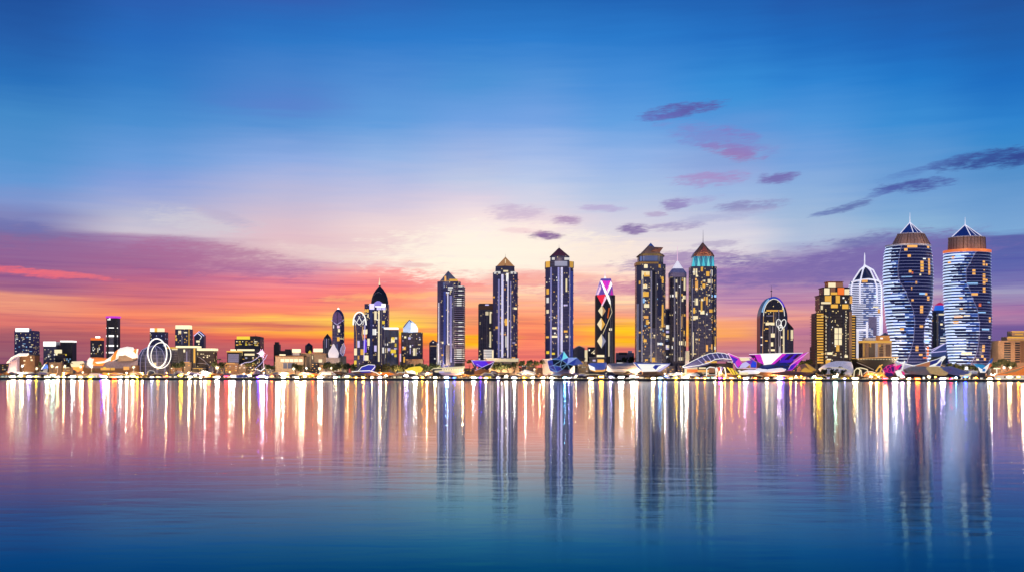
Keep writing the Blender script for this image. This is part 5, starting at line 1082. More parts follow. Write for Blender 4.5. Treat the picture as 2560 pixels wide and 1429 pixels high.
    # purple inverted wedge
    b = B('wedge_pavilion', 'inverted wedge pavilion lit violet and magenta with white struts', 'pavilion', 1210, 2480)
    poly(b, [(1180,900.5,-16),(1236,901,-16),(1222,914,-8),(1206,917,-8),(1190,914,-8)], emis(75, 25, 220, 1.0), 'lit_face', 8); poly(b, [(1214,901.3,-17),(1236,901.3,-17),(1224,911,-10)], emis(170, 30, 150, .7), 'lit_face', 3); poly(b, [(1178,900,-15),(1192,914,-12),(1188,925,-4),(1182,912,-6)], M['navyp'], 'side_face', 6); poly(b, [(1236,901,-14),(1232,912,-9),(1218,924,-4),(1206,917,-9)], M['navyp'], 'side_face', 6)
    for p in ([(1180,901,-17),(1192,921,-6)],[(1192,909,-13),(1206,917,-12),(1188,925,-6)],[(1206,917,-12),(1236,903,-16)],[(1234,906,-15),(1224,921,-6)],[(1178,900,-16),(1237,901,-17)]): edge(b, p, .55, LV)
    b.P().box(-24, 12, -3, 10, 0, b.z(922)).make('base', M['brownp'])
    # blue star pavilion
    b = B('star_pavilion', 'spiky faceted blue star pavilion with cyan tip and white edges', 'pavilion', 1405, 2470)
    navy = mat_plain('star_dark_glass', (.01,.015,.03,1), .15); deep = emis(30, 60, 180, .55); cy = emis(120, 225, 240, .9); vio = emis(60, 40, 150, .6)
    V = {'a':(1409,877,-8),'b':(1398,888,-12),'c':(1394,893,-13),'d':(1380,897,-10),'e':(1368,901,-8),'f':(1371,916,-12),'g':(1376,926,-6),'h':(1392,929,-10),'i':(1405,922,-16),'j':(1424,923,-12),'k':(1434,912,-10),'l':(1442,893,-6),'m':(1420,893,-10),'n':(1417,909,-16),'o':(1404,899,-18),'p':(1399,915,-18),'q':(1383,912,-15),'r':(1458,908,-2)}
    def fc(keys, m_): poly(b, [V[k] for k in keys], m_, 'facet', 2.5)
    for keys, m_ in (('abo',deep),('aom',cy),('omn',deep),('bcdo',deep),('doq',navy),('opq',navy),('onp',navy),('deq',deep),('efq',vio),('fqh',vio),('fgh',deep),('qph',deep),('phi',vio),('npi',navy),('nij',navy),('mln',emis(150,165,235,.8)),('nlk',deep),('njk',navy),('klr',emis(90,110,200,.5))): fc(keys, m_)
    for keys in ('ab','bo','am','om','do','oq','op','qp','pn','on','ef','fq','qh','fh','gh','hi','pi','ni','nj','ml','nl','nk','de','cd'): edge(b, [tuple(V[keys[0]][:2]) + (V[keys[0]][2]-.5,), tuple(V[keys[1]][:2]) + (V[keys[1]][2]-.5,)], .38, G('blue', .75))
    b.P().octo(0, 22, 6, 4, 0, b.z(921), cy=6).make('base', M['lavp'])
    # white roofed ramps right of the star, bowls
    b = B('bowl_pavilion', 'amber fronted bowl pavilion with a blue rim below the magenta topped tower', 'pavilion', 1492, 2462)
    vault(b, [(1470,909),(1478,906),(1516,905),(1517,913),(1508,915),(1482,915)], 9, mat_plain('blue_rim', (.15,.2,.5,1), .4, emit=rgb(80,100,190), es=.3), 'rim', 930); vault(b, [(1470,911),(1482,915),(1512,915),(1514,925),(1488,927),(1474,920)], 8, G('amber', .8), 'bowl', 930); poly(b, [(1470,910,-9),(1486,917,-9),(1488,926,-9),(1474,922,-9)], W, 'panel', 2); b.P().box(-18, 20, -4, 6, 0, b.z(926)).make('base', M['dgrey'])
    b = B('boat_pavilion', 'white bodied boat shaped pavilion with blue painted swirls and blue rim', 'pavilion', 1628, 2465)
    poly(b, [(1582,905,-14),(1672,907,-14),(1650,920,-9),(1640,927,-4),(1606,928,-4),(1594,918,-8)], G('white', .95), 'hull', 10); poly(b, [(1582,904.5,-16),(1674,907,-16),(1670,909.5,-15.5),(1588,908.5,-15.5)], mat_plain('blue_rim', (0,0,0,1)), 'rim', 2); poly(b, [(1582,905,-15.5),(1590,908,-15.5),(1606,927,-6),(1596,920,-9)], emis(40,80,190,.7), 'swirl', 1.5); poly(b, [(1630,917,-13),(1636,911,-14.5),(1652,911,-15),(1644,915,-13.5),(1638,923,-10)], emis(10,50,170,.7), 'swirl', 1.5); poly(b, [(1674,907,-15),(1668,914,-12),(1650,927,-5),(1642,927,-5),(1660,913,-12)], G('lav', .8), 'fin', 2); b.P().box(-22, 14, -2, 8, 0, b.z(926)).make('base', M['brownp'])
    # long white roof
    b = B('long_hall', 'low white fronted hall with taupe roof between two lit bowls', 'building', 1554, 2500)
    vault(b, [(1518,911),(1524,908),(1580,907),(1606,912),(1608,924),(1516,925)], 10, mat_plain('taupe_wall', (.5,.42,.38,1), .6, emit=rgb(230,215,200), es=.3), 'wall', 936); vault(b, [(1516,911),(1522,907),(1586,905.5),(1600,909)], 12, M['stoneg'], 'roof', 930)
    # arched ribbed canopy
    b = B('ribbed_canopy', 'long arched lilac canopy with white ribs left of the magenta pavilion', 'canopy', 1768, 2480)
    top = [(1703,916),(1726,903),(1748,892),(1770,883),(1790,880.5),(1808,882),(1822,887)]; bot = [(1705,917),(1745,912),(1768,906),(1786,897),(1804,895),(1826,897)]
    vault(b, top + bot[::-1], 12, mat_plain('lilac_glass_roof', (.20,.17,.34,1), .25), 'roof', 935, k=.3)
    edge(b, [(x, y, -13) for x, y in top], .8, G('white', .9)); edge(b, [(x, y, -13) for x, y in bot], .9, G('white', .9))
    for (x0, y0), (x1, y1) in zip([(1740,896),(1752,890),(1764,885.5),(1777,882),(1788,881),(1800,881.5),(1812,883.5)], [(1756,909),(1766,906),(1776,902),(1786,897.5),(1797,896),(1808,896),(1817,896)]): edge(b, [(x0,y0,-13),(x1,y1,-13)], .65, G('lav', .9), 'rib')
    b.P().box(b.x(1712), b.x(1742), -10, 6, 0, b.z(914)).make('wall', G('cream', .5)); b.P().box(b.x(1742), b.x(1828), -9, 8, 0, b.z(907)).make('wall', M['blk'])
    for x0, x1, y0, y1, c in ((1715,1742,922,930,'orange'),(1742,1770,923,929,'amber'),(1745,1762,917,921,'cream'),(1728,1770,930,934,'cream'),(1735,1752,934,940,'orange'),(1760,1790,901,906,'gold'),(1770,1784,915,930,'brown')): b.P().box(b.x(x0), b.x(x1), -12.5, -11.6, b.z(y1), b.z(y0)).make('lit_opening', G(c, .8))
    # arched entrance with red and white V
    b = B('entrance_arch', 'white double arch with a red and purple V shaped panel', 'monument', 1792, 2445)
    for x0 in (1766, 1790): b.P().tube([(b.x(x0),0,0),(b.x(x0+1),0,b.z(920)),(b.x(x0+9),0,b.z(916)),(b.x(x0+22),0,b.z(918)),(b.x(x0+24),0,b.z(930)),(b.x(x0+25),0,0)], 1.3).make('arch', G('white', .85))
    poly(b, [(1792,917,-2),(1800,916,-2),(1798,934,-2)], emis(200,45,40,.8), 'panel'); poly(b, [(1801,916,-2),(1809,916,-2),(1799,935,-2)], emis(70,60,170,.6), 'panel'); edge(b, [(1791,916,-2.5),(1797,938,-2.5),(1802,916,-2.5)], .7, W)
    b = B('yellow_panel_house', 'dark kiosk with slanting bright yellow panels right of the red V arch', 'kiosk', 1832, 2450)
    poly(b, [(1816,917,-6),(1832,920,-6),(1846,934,-6),(1830,935,-6)], G('yellow', .9), 'lit_panel', 3); edge(b, [(1822,918,-7),(1832,934,-7)], 1.0, M['brownp'], 'strut'); edge(b, [(1832,920,-7),(1838,934,-7)], 1.0, M['brownp'], 'strut'); vault(b, [(1818,935),(1816,940),(1888,940),(1890,935)], 5, M['brownp'], 'base', 944); b.P().box(b.x(1848), b.x(1870), -6, -2, b.z(935), b.z(929)).make('lit_window', G('cream', .9))
    # the magenta pavilion
    b = B('winged_pavilion', 'large winged pavilion lit magenta and white with violet faceted prow', 'pavilion', 1912, 2460)
    mg = emis(215, 45, 205, .9); vi = emis(70, 25, 190, .9); bl = emis(30, 70, 225, .9); dk = emis(60, 10, 80, .5)
    poly(b, [(1870,885.5,-10),(1898,885,-14),(1908,910,-10),(1880,896,-8)], mg, 'wing_face', 6); poly(b, [(1870,886,-11),(1884,887,-13),(1892,903,-11),(1905,912,-9),(1885,899,-8)], dk, 'wing_face', 5)
    poly(b, [(1898,884.5,-15),(1952,883,-15),(1925,909,-11),(1908,911,-10)], G('white', 1.05), 'wing_face', 6); poly(b, [(1952,883,-15),(1962,883.5,-15),(1932,910,-10),(1922,909,-10.5)], mg, 'wing_face', 6)
    poly(b, [(1962,883.5,-14.5),(1990,882.5,-12),(2004,882,-10),(1975,905,-9),(1945,905,-9)], vi, 'wing_face', 6); poly(b, [(1972,884.5,-15.5),(1982,884,-14.5),(1968,898,-12),(1958,898,-12)], dk, 'wing_face', 2); poly(b, [(1990,884,-13.5),(2000,883.5,-12),(1986,895,-11),(1978,896,-11)], dk, 'wing_face', 2)
    poly(b, [(2018,879,-6),(2004,884,-9),(1974,910,-12),(1966,925,-10),(1978,924,-8),(1992,910,-6)], mg, 'wing_tip', 3); edge(b, [(2019,879,-7),(2005,889,-11),(1972,912,-14),(1967,924,-11)], .7, G('pink', .8)); poly(b, [(1966,925,-13),(1974,912,-14.5),(1990,905,-13),(1978,921,-12)], vi, 'wing_face', 2)
    vault(b, [(1893,921),(1905,912),(1925,905),(1945,900),(1960,901),(1975,910),(1972,922),(1955,925),(1920,926)], 16, emis(20, 40, 130, .45), 'canopy', 930); vault(b, [(1880,924),(1895,919),(1925,912),(1955,908),(1970,914),(1964,924),(1940,927)], 18, mat_plain('white_lit_body', (.85,.85,.85,1), .5, emit=rgb(250,245,240), es=.65), 'body', 932)
    for x0 in (1930, 1944, 1958): poly(b, [(x0,914.5,-19.5),(x0+10,912.5,-19.5),(x0+11,915.5,-19.5),(x0,917,-19.5)], M['dgrey'], 'window', 1)
    edge(b, [(1870,885,-12),(1898,883.8,-16),(1952,882.2,-16),(2004,881.2,-11)], .7, G('white', 1.0))
    for pts, m_ in (([(1818,882,-10),(1842,894,-14),(1850,903,-14),(1838,904,-12)], mg), ([(1822,888,-12),(1842,897,-15),(1832,908,-14)], vi), ([(1832,900,-14),(1841,912,-13),(1846,917,-12),(1840,918,-11)], bl), ([(1842,897,-15),(1853,907,-15),(1842,917,-13),(1836,907,-14)], mg), ([(1876,897,-12),(1888,905,-14),(1888,917,-12),(1874,917,-12)], bl), ([(1868,893,-11),(1880,899,-13),(1874,910,-13),(1862,906,-13)], emis(130,50,190,.8)), ([(1846,893,-11),(1872,893,-11),(1878,899,-12),(1860,901,-13),(1850,901,-13)], G('cream', .9)), ([(1852,907,-14),(1862,903,-14),(1872,910,-14),(1862,918,-13),(1846,918,-13)], G('lav', .9))): poly(b, pts, m_, 'prow_facet', 2.5)
    edge(b, [(1817,882,-12),(1840,919,-13),(1862,920,-14),(1890,920,-14)], .8, G('pink', 1.0)); edge(b, [(1818,882,-12),(1842,892,-14),(1876,892,-12)], .7, G('pink', 1.0))
    vault(b, [(1845,925),(1870,920),(1905,921),(1900,930),(1850,931)], 10, mat_plain('white_lit_body', (0,0,0,1)), 'apron', 936); b.P().box(b.x(1850), b.x(1975), -6, 10, 0, b.z(921)).make('base', M['brownp'])
    # red rimmed orange lit pod
    b = B('lit_pod', 'orange glowing flattened pod with a red rim below the magenta wing end', 'pavilion', 1982, 2432)
    vault(b, [(1965,944),(1968,938),(1980,934.5),(1996,935),(2008,938),(2002,942),(1994,945)], 7, G('amber', 1.1), 'pod', 946); edge(b, [(1950,931.5,-4),(1966,933,-7),(1972,938,-8),(1969,944,-8)], 1.0, emis(225,40,80,.9)); vault(b, [(1922,931),(1970,926),(2018,929),(2028,936),(1990,936)], 9, mat_plain('red_brown_roof', (.35,.12,.07,1), .6), 'roof', 940)
    # tan origami roof
    b = B('folded_roof_hall', 'tan folded roof hall with cream lit gable right of the magenta wing', 'building', 2015, 2452)
    vault(b, [(1992,926),(1998,912),(2010,908),(2024,910),(2040,922),(2036,930),(2000,930)], 10, M['tanw'], 'roof', 936); poly(b, [(2003,922,-12),(2010,917,-12),(2026,926,-12),(2030,929,-12),(1998,929,-12)], G('gold', .65), 'lit_gable', 2); poly(b, [(2010,908,-11.5),(2016,909,-11.5),(2038,924,-11),(2024,926,-12)], G('gold', .55), 'lit_gable', 2); b.P().box(-22, 22, -6, 6, 0, b.z(928)).make('wall', M['dgrey'])
    # white shell dome
    b = B('shell_dome', 'pale silver shell roof arching over dark trees below the brown tiered tower', 'pavilion', 2090, 2475)
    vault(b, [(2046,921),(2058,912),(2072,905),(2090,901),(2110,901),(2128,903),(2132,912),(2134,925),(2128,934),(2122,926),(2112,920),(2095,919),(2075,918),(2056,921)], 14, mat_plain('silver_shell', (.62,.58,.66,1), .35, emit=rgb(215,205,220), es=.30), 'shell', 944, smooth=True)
    edge(b, [(2100,918,-13),(2106,928,-12),(2112,936,-11)], .9, G('cream', .8)); edge(b, [(2046,921,-10),(2070,918,-13),(2100,918,-14),(2122,926,-13)], .7, G('cream', .7)); b.P().tube([(b.x(2125),0,0),(b.x(2128),0,b.z(930))], 2).make('leg', M['lgrey']); b.P().tube([(b.x(2060),0,0),(b.x(2056),0,b.z(920))], 1.5).make('leg', M['lgrey'])
    b = B('horse_arch', 'white branching arch frame left of the pink lattice canopy', 'sculpture', 2146, 2448)
    for p in ([(2134,944,0),(2136,925,0),(2143,919,0),(2152,924,0),(2155,940,0)],[(2140,920,0),(2152,918,0),(2168,922,0),(2172,934,0)],[(2150,922,0),(2148,936,0)]): edge(b, p, 1.3, G('cream', .9), 'arch')
    # pink lattice
    b = B('lattice_canopy', 'hot pink lattice over violet panels beside a white curl, below the swelling twisted tower', 'canopy', 2228, 2440)
    hp = emis(235, 30, 130, .95)
    vault(b, [(2206,922),(2214,914),(2230,909),(2236,914),(2232,930),(2222,934),(2210,930)], 7, emis(50, 20, 110, .6), 'panel', 944)
    for p in ([(2206,922,-8),(2216,913,-8),(2236,909,-8)],[(2208,928,-8),(2222,916,-8),(2236,912,-8)],[(2212,914,-8),(2218,930,-8)],[(2222,911,-8),(2228,932,-8)],[(2232,908,-8),(2234,930,-8)],[(2206,924,-8),(2220,930,-8),(2236,928,-8)],[(2208,934,-8),(2218,922,-8),(2232,934,-8)]): edge(b, p, .7, hp, 'lattice_bar')
    poly(b, [(2236,914,-6),(2252,909,-6),(2250,921,-6),(2238,924,-6)], hp, 'panel', 2); poly(b, [(2242,922,-8),(2250,912,-8),(2253,914,-8),(2246,922,-8)], emis(60,30,130,.7), 'panel', 1); edge(b, [(2240,926,-6),(2252,924,-8),(2256,910,-6),(2260,901,-4)], 1.6, G('white', .9)); poly(b, [(2252,926,-7),(2262,932,-7),(2258,936,-7),(2254,932,-7)], hp, 'panel', 2); b.P().box(b.x(2210), b.x(2250), -3, 5, 0, b.z(930)).make('base', M['brownp'])
    vault(b, [(2236,926),(2252,925),(2256,934),(2240,934)], 6, G('white', .9), 'body', 944)
    b = B('gilded_sculpture', 'twisting golden sculpture left of the pink lattice', 'sculpture', 2200, 2438)
    edge(b, [(2190,926,0),(2200,912,0),(2204,920,0),(2200,930,0),(2212,938,0)], 1.8, G('gold', .9), 'limb'); edge(b, [(2196,918,0),(2206,910,0)], 1.6, G('amber', .9), 'limb'); edge(b, [(2186,932,0),(2205,930,0),(2216,942,0)], 1.4, G('amber', .8), 'limb')
    # sails right
    b = B('sail_pavilion', 'long pavilion rising to a white and blue sail between the twisted towers', 'pavilion', 2320, 2450)
    poly(b, [(2284,912,-8),(2310,906,-9),(2322,902,-9),(2320,915,-9),(2300,917,-8)], emis(205,130,85,.6), 'panel', 5); poly(b, [(2322,902,-9),(2340,897,-9),(2354,892,-8),(2340,905,-9),(2322,912,-9)], emis(30,45,140,.6), 'panel', 5); poly(b, [(2318,914,-11),(2338,906,-11),(2352,890,-9),(2358,888,-8),(2362,891,-8),(2352,903,-9),(2346,917,-10),(2330,918,-11)], G('white', .85), 'sail', 3); poly(b, [(2334,913,-13),(2350,900,-12),(2346,914,-12)], emis(40,60,160,.6), 'panel', 1.5)
    edge(b, [(2278,914,-8),(2310,905,-10),(2340,896,-10),(2358,888,-9)], .7, G('white', .8)); b.P().box(b.x(2280), b.x(2345), -4, 6, 0, b.z(914)).make('base', M['lgrey'])
    b = B('wave_roof_hall', 'wide golden wave roofed hall with lilac underside below the twisted towers', 'building', 2330, 2432)
    vault(b, [(2258,922),(2276,915),(2310,914),(2335,920),(2334,930),(2300,926),(2275,921)], 11, mat_plain('sand_roof', (.6,.42,.3,1), .6), 'roof', 944); vault(b, [(2310,916),(2345,914),(2372,924),(2366,929),(2345,930),(2322,922)], 12, mat_plain('gold_lit_roof', (.7,.5,.2,1), .5, emit=rgb(230,180,100), es=.35), 'roof', 944); vault(b, [(2345,916),(2378,914),(2402,922),(2428,930),(2400,932),(2372,924)], 10, M['lavp'], 'roof', 944); vault(b, [(2390,930),(2428,929),(2426,934),(2392,935)], 11, G('cream', .7), 'roof', 944)
    b.P().box(b.x(2264), b.x(2400), -8, 6, 0, b.z(930)).make('wall', M['blk']); b.P().box(b.x(2262), b.x(2330), -10, 7, b.z(934), b.z(931)).make('fascia', M['white'])
    b = B('curved_shell', 'white curled entrance shell at the foot of the swelling twisted tower', 'canopy', 2262, 2465)
    vault(b, [(2236,900),(2248,906),(2260,904),(2275,911),(2290,915),(2276,918),(2258,924),(2244,916)], 9, mat_plain('silver_shell', (0,0,0,1)), 'shell', 935); edge(b, [(2238,901,-10),(2250,907,-10),(2268,910,-10),(2284,914,-9)], .8, W); b.P().box(-14, 16, -3, 5, 0, b.z(918)).make('base', M['dgrey'])
    b = B('blue_screen_wall', 'slanted steel blue glazed wall between the twisted towers', 'building', 2344, 2620)
    poly(b, [(2326,880,0),(2345,868,0),(2366,858,0),(2366,890,0),(2326,890,0)], mat_plain('steel_blue_glass', (.10,.14,.35,1), .25), 'wall', 8)
    for p in ([(2322,882,-1),(2345,868,-1),(2366,855,-1)],[(2322,876,-1),(2340,868,-1),(2360,858,-1)],[(2330,880,-1),(2366,876,-1)]): edge(b, p, 1.0, G('lav', .9), 'rib')
    b.P().box(-18, 20, 0, 10, 0, b.z(890)).make('base', M['dgrey'])
    b = B('teal_sail', 'teal, white and orange pointed sails left of the tan apartment block', 'sculpture', 2455, 2445)
    poly(b, [(2432,908,-4),(2455,910,-6),(2462,914,-6),(2450,921,-7),(2442,918,-6)], emis(30,140,200,.8), 'sail', 2.5); poly(b, [(2482,893,-2),(2478,905,-4),(2462,915,-6),(2470,904,-5)], emis(20,90,180,.8), 'sail', 2.5); poly(b, [(2442,916,-8),(2452,922,-8),(2472,906,-7),(2466,920,-8),(2460,930,-8),(2448,930,-8)], G('white', .9), 'sail', 2.5); poly(b, [(2472,906,-8),(2478,912,-6),(2462,926,-7)], emis(225,100,50,.7), 'sail', 2); b.P().lathe([(3.6,b.z(927)),(3.6,b.z(920))], 14, cx=b.x(2456), cy=-8).make('disc', emis(20,110,190,.8)); b.P().box(-8, 8, -2, 4, 0, b.z(926)).make('base', M['dgrey'])
    b = B('orange_roof_hall', 'orange lit hall with a rising roof edge at the far right end', 'building', 2525, 2425)
    vault(b, [(2480,938),(2510,928),(2545,918),(2575,908),(2590,908),(2590,938)], 9, mat_plain('orange_lit_shell', (0,0,0,1)), 'roof', 945, k=.4); poly(b, [(2500,932,-9),(2540,920,-9),(2560,914,-9),(2545,924,-9),(2520,934,-9)], G('tan', .5), 'panel', 1.5); b.P().box(b.x(2488), b.x(2590), -10, 6, 0, b.z(937)).make('wall', mat_plain('cream_lit_wall', (.7,.6,.5,1), .6, emit=rgb(240,220,190), es=.6))
    for k in range(5): b.P().box(b.x(2505+k*13), b.x(2509+k*13), -10.8, -9.8, b.z(943), b.z(939)).make('window', M['dgrey'])
    b = B('mushroom_light', 'white T shaped light canopy among trees by the tan apartment block', 'lamp', 2492, 2440)
    b.P().tube([(0,0,0),(0,0,b.z(921))], 1.2).make('post', G('white', 1.0)); b.P().lathe([(9,b.z(921)),(6,b.z(918.5)),(1,b.z(918))], 14).make('canopy', G('cream', 1.2))
    # back buildings
    b = B('gabled_shed', 'pale grey gabled shed between red pyramid and magenta topped towers', 'building', 1447, 2720)
    b.P().plate([(-14,0),(14,0),(14,b.z(871)),(0,b.z(864)),(-14,b.z(872))], -9, 9).make('wall', mat_plain('pale_shed_wall', (.30,.27,.30,1), .7)); edge(b, [(1432,872,-10),(1447,863.5,-10),(1462,870,-10)], .9, M['white'], 'roof_edge'); vault(b, [(1428,893),(1431,889),(1460,889),(1466,893)], 11, M['beige'], 'annex', 905); b.P().box(b.x(1461), b.x(1468), -6, 4, 0, b.z(874)).make('lit_bay', G('cream', .8))
    b = B('dark_block', 'small dark block with a slanted cream line left of the magenta topped tower', 'building', 1480, 2680); b.P().box(-11, 11, -8, 8, 0, b.z(867)).make('wall', M['black']); edge(b, [(1478,882,-9),(1491,870,-9)], 1.0, G('cream', .8)); wins(b, lambda x: -8, [(1471,1474,872,876,'white'),(1482,1489,880,884,'cream')])
    b = B('terminal_building', 'low pinkish building with dark strip window right of the magenta topped tower', 'building', 1560, 2850); b.P().box(-20, 24, -10, 10, 0, b.z(881)).make('wall', mat_plain('mauve_wall', (.32,.22,.25,1), .7)); b.P().box(b.x(1546), b.x(1566), -11, -10, b.z(885.5), b.z(880)).make('window', M['dgrey']); b.P().box(b.x(1570), b.x(1579), -8, 4, b.z(881), b.z(876)).make('penthouse', M['white'])
    b = B('dark_block', 'small stepped black block at the foot of the brown tiered tower', 'building', 2030, 2650); b.P().box(-4, 6, -6, 6, 0, b.z(866)).make('wall', M['blk']); b.P().box(-5, 6, -7, 6, b.z(878), b.z(876)).make('ledge', M['lgrey'])
    b = B('quay_terrace', 'curved cream trimmed terrace building below the white balconied skyscraper', 'building', 1120, 2470)
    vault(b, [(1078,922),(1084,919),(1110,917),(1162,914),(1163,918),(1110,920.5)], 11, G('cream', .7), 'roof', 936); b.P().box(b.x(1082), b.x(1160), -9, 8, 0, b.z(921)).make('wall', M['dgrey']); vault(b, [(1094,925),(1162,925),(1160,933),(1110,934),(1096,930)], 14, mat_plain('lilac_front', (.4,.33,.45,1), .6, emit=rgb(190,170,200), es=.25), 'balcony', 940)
    for k in range(9): b.P().box(b.x(1106+k*6), b.x(1110+k*6), -12, -11, b.z(924.5), b.z(920.5)).make('lit_window', G('cream', .9))
    for k, (x0, x1, y, c) in enumerate(((1128,1160,928,'cream'),(1098,1112,927,'lav'))): b.P().box(b.x(x0), b.x(x1), -16, -15, b.z(y+3), b.z(y)).make('lit_window', G(c, .8))

def tree_line():
    """far ridge of dark scrub on the horizon that reads as one mass"""
    rng = random.Random(3); vs = []; fs = []
    for k in range(5200):
        x = rng.uniform(-1700, 1700); Y = rng.uniform(2960, 3030)
        h = 6 + 7*abs(math.sin(x*.006)) + 4*math.sin(x*.031) + rng.uniform(-2, 3)
        c = Vector((x, Y, GZ + rng.uniform(0, 1)**.6 * max(5, h) + 0)); s_ = rng.uniform(1.6, 3.6)
        n = Vector((rng.gauss(0,1), rng.gauss(0,1)-1, rng.gauss(0,1))).normalized(); u = n.orthogonal().normalized(); w = n.cross(u)
        o = len(vs); vs += [tuple(c + s_*(a*u + b_*w)) for a, b_ in ((-1,-.8),(1,-1),(.9,1),(-1,.8))]; fs.append((o,o+1,o+2,o+3))
    tag(link('treeline', mesh_from('treeline', vs, fs, M['leaf'])), 'dark line of far scrub along the horizon', 'trees', kind='stuff')

PAVM = None
def pavilions():
    """the low clutter of curved roofs behind the quay"""
    rng = random.Random(21)
    roofs = [('tan', 'beige'), ('brown', 'brownp'), ('lilac', 'lavp'), ('grey', 'stoneg'), ('charcoal', 'dgrey'), ('white', 'white'), ('sandy', 'tanw'), ('orange', 'orangep')]
    x = 4.0; k = 0
    while x < 2560:
        w = rng.uniform(22, 52); h = rng.uniform(5, 11); yb = 941 - rng.choice((0, 0, 3, 6)); cn, mk = rng.choice(roofs)
        cx = x + w*.3; b = B('low_pavilion', None, 'pavilion', cx, 2505 - (yb - 930)*3 - rng.uniform(0, 12), 'low curved pavilions behind the quay', cn + ' curved roof pavilion')
        base = b.gy; x0, x1 = cx - w/2, cx + w/2; y0 = yb - h; a1, a2 = rng.uniform(.2,.45), rng.uniform(.55,.85)
        lift = rng.uniform(-2, 2)
        out = [(x0, yb - 1), (x0 + w*.08, yb - h*.45 + lift*.4), (x0 + w*a1, y0), (x0 + w*a2, y0 + h*.12 - lift*.5), (x1, yb - 2.2 - lift), (x0 + w*a2, y0 + h*.38), (x0 + w*a1, y0 + h*.3), (x0 + w*.12, yb - h*.2)]
        vault(b, out, rng.uniform(7, 11), M[mk], 'roof', base, k=.5)
        b.P().box(b.x(x0 + w*.12), b.x(x1 - w*.14), -6, 5, 0, b.z(y0 + h*.34)).make('wall', M[rng.choice(['dgrey','brownp','stoneg','blk','beige'])])
        nlt = rng.choice((2, 3, 3, 4, 5)); xx = x0 + w*.16
        for q in range(nlt):
            ww = rng.uniform(2, w*.2); gap = rng.uniform(1, 5)
            if xx + ww > x1 - w*.16: break
            hh = rng.uniform(1.5, 3.6); z0 = y0 + h*.42
            c = rng.choice(['cream','gold','gold','amber','amber','white','orange','yellow'])
            b.P().box(b.x(xx), b.x(xx + ww), -7, -6, b.z(z0 + hh), b.z(z0)).make('lit_window', G(c, rng.choice((.6, .8, 1.2)))); xx += ww + gap
        if rng.random() < .5: edge(b, [(a_, b_ - .3, -9) for a_, b_ in out[1:5]], .4, G(rng.choice(['cream','white','gold']), .9), 'roof_light')
        x += w * rng.uniform(.42, .7); k += 1
    # quayside kiosks
    x = 3.0
    while x < 2560:
        w = rng.uniform(5, 15); h = rng.uniform(3.2, 6.5); cn, mk = rng.choice([('dark','dgrey'),('tan','beige'),('white','white'),('brown','brownp'),('black','blk')])
        b = B('kiosk', None, 'kiosk', x + w/2, 2416 + rng.uniform(0, 18), 'quayside kiosks', cn + ' roofed kiosk')
        H = h + 1.2; a = w/2
        b.P().box(-a*.9, a*.9, -3, 3, 0, H - .9).make('wall', M[rng.choice(['dgrey','brownp','blk','stoneg'])])
        b.P().loft([[(-a*sx, -4*sx, z), (a*sx, -4*sx, z), (a*sx, 4*sx, z), (-a*sx, 4*sx, z)] for z, sx in ((H-.9, 1.06), (H-.5, 1.08), (H, .7))]).make('roof', M[mk])
        c = rng.choice(['cream','cream','white','gold','amber','yellow','cream','white','mint','lav'])
        n = max(1, int(w/4))
        for q in range(n):
            if rng.random() < .22: continue
            q0 = -a*.8 + q*(1.6*a/n); b.P().box(q0 + .3, q0 + 1.6*a/n - .5, -3.5, -3, .9, H - 1.4).make('lit_window', G(c, rng.choice((.6, .9, 1.2))))
        x += w + rng.uniform(.5, 6)

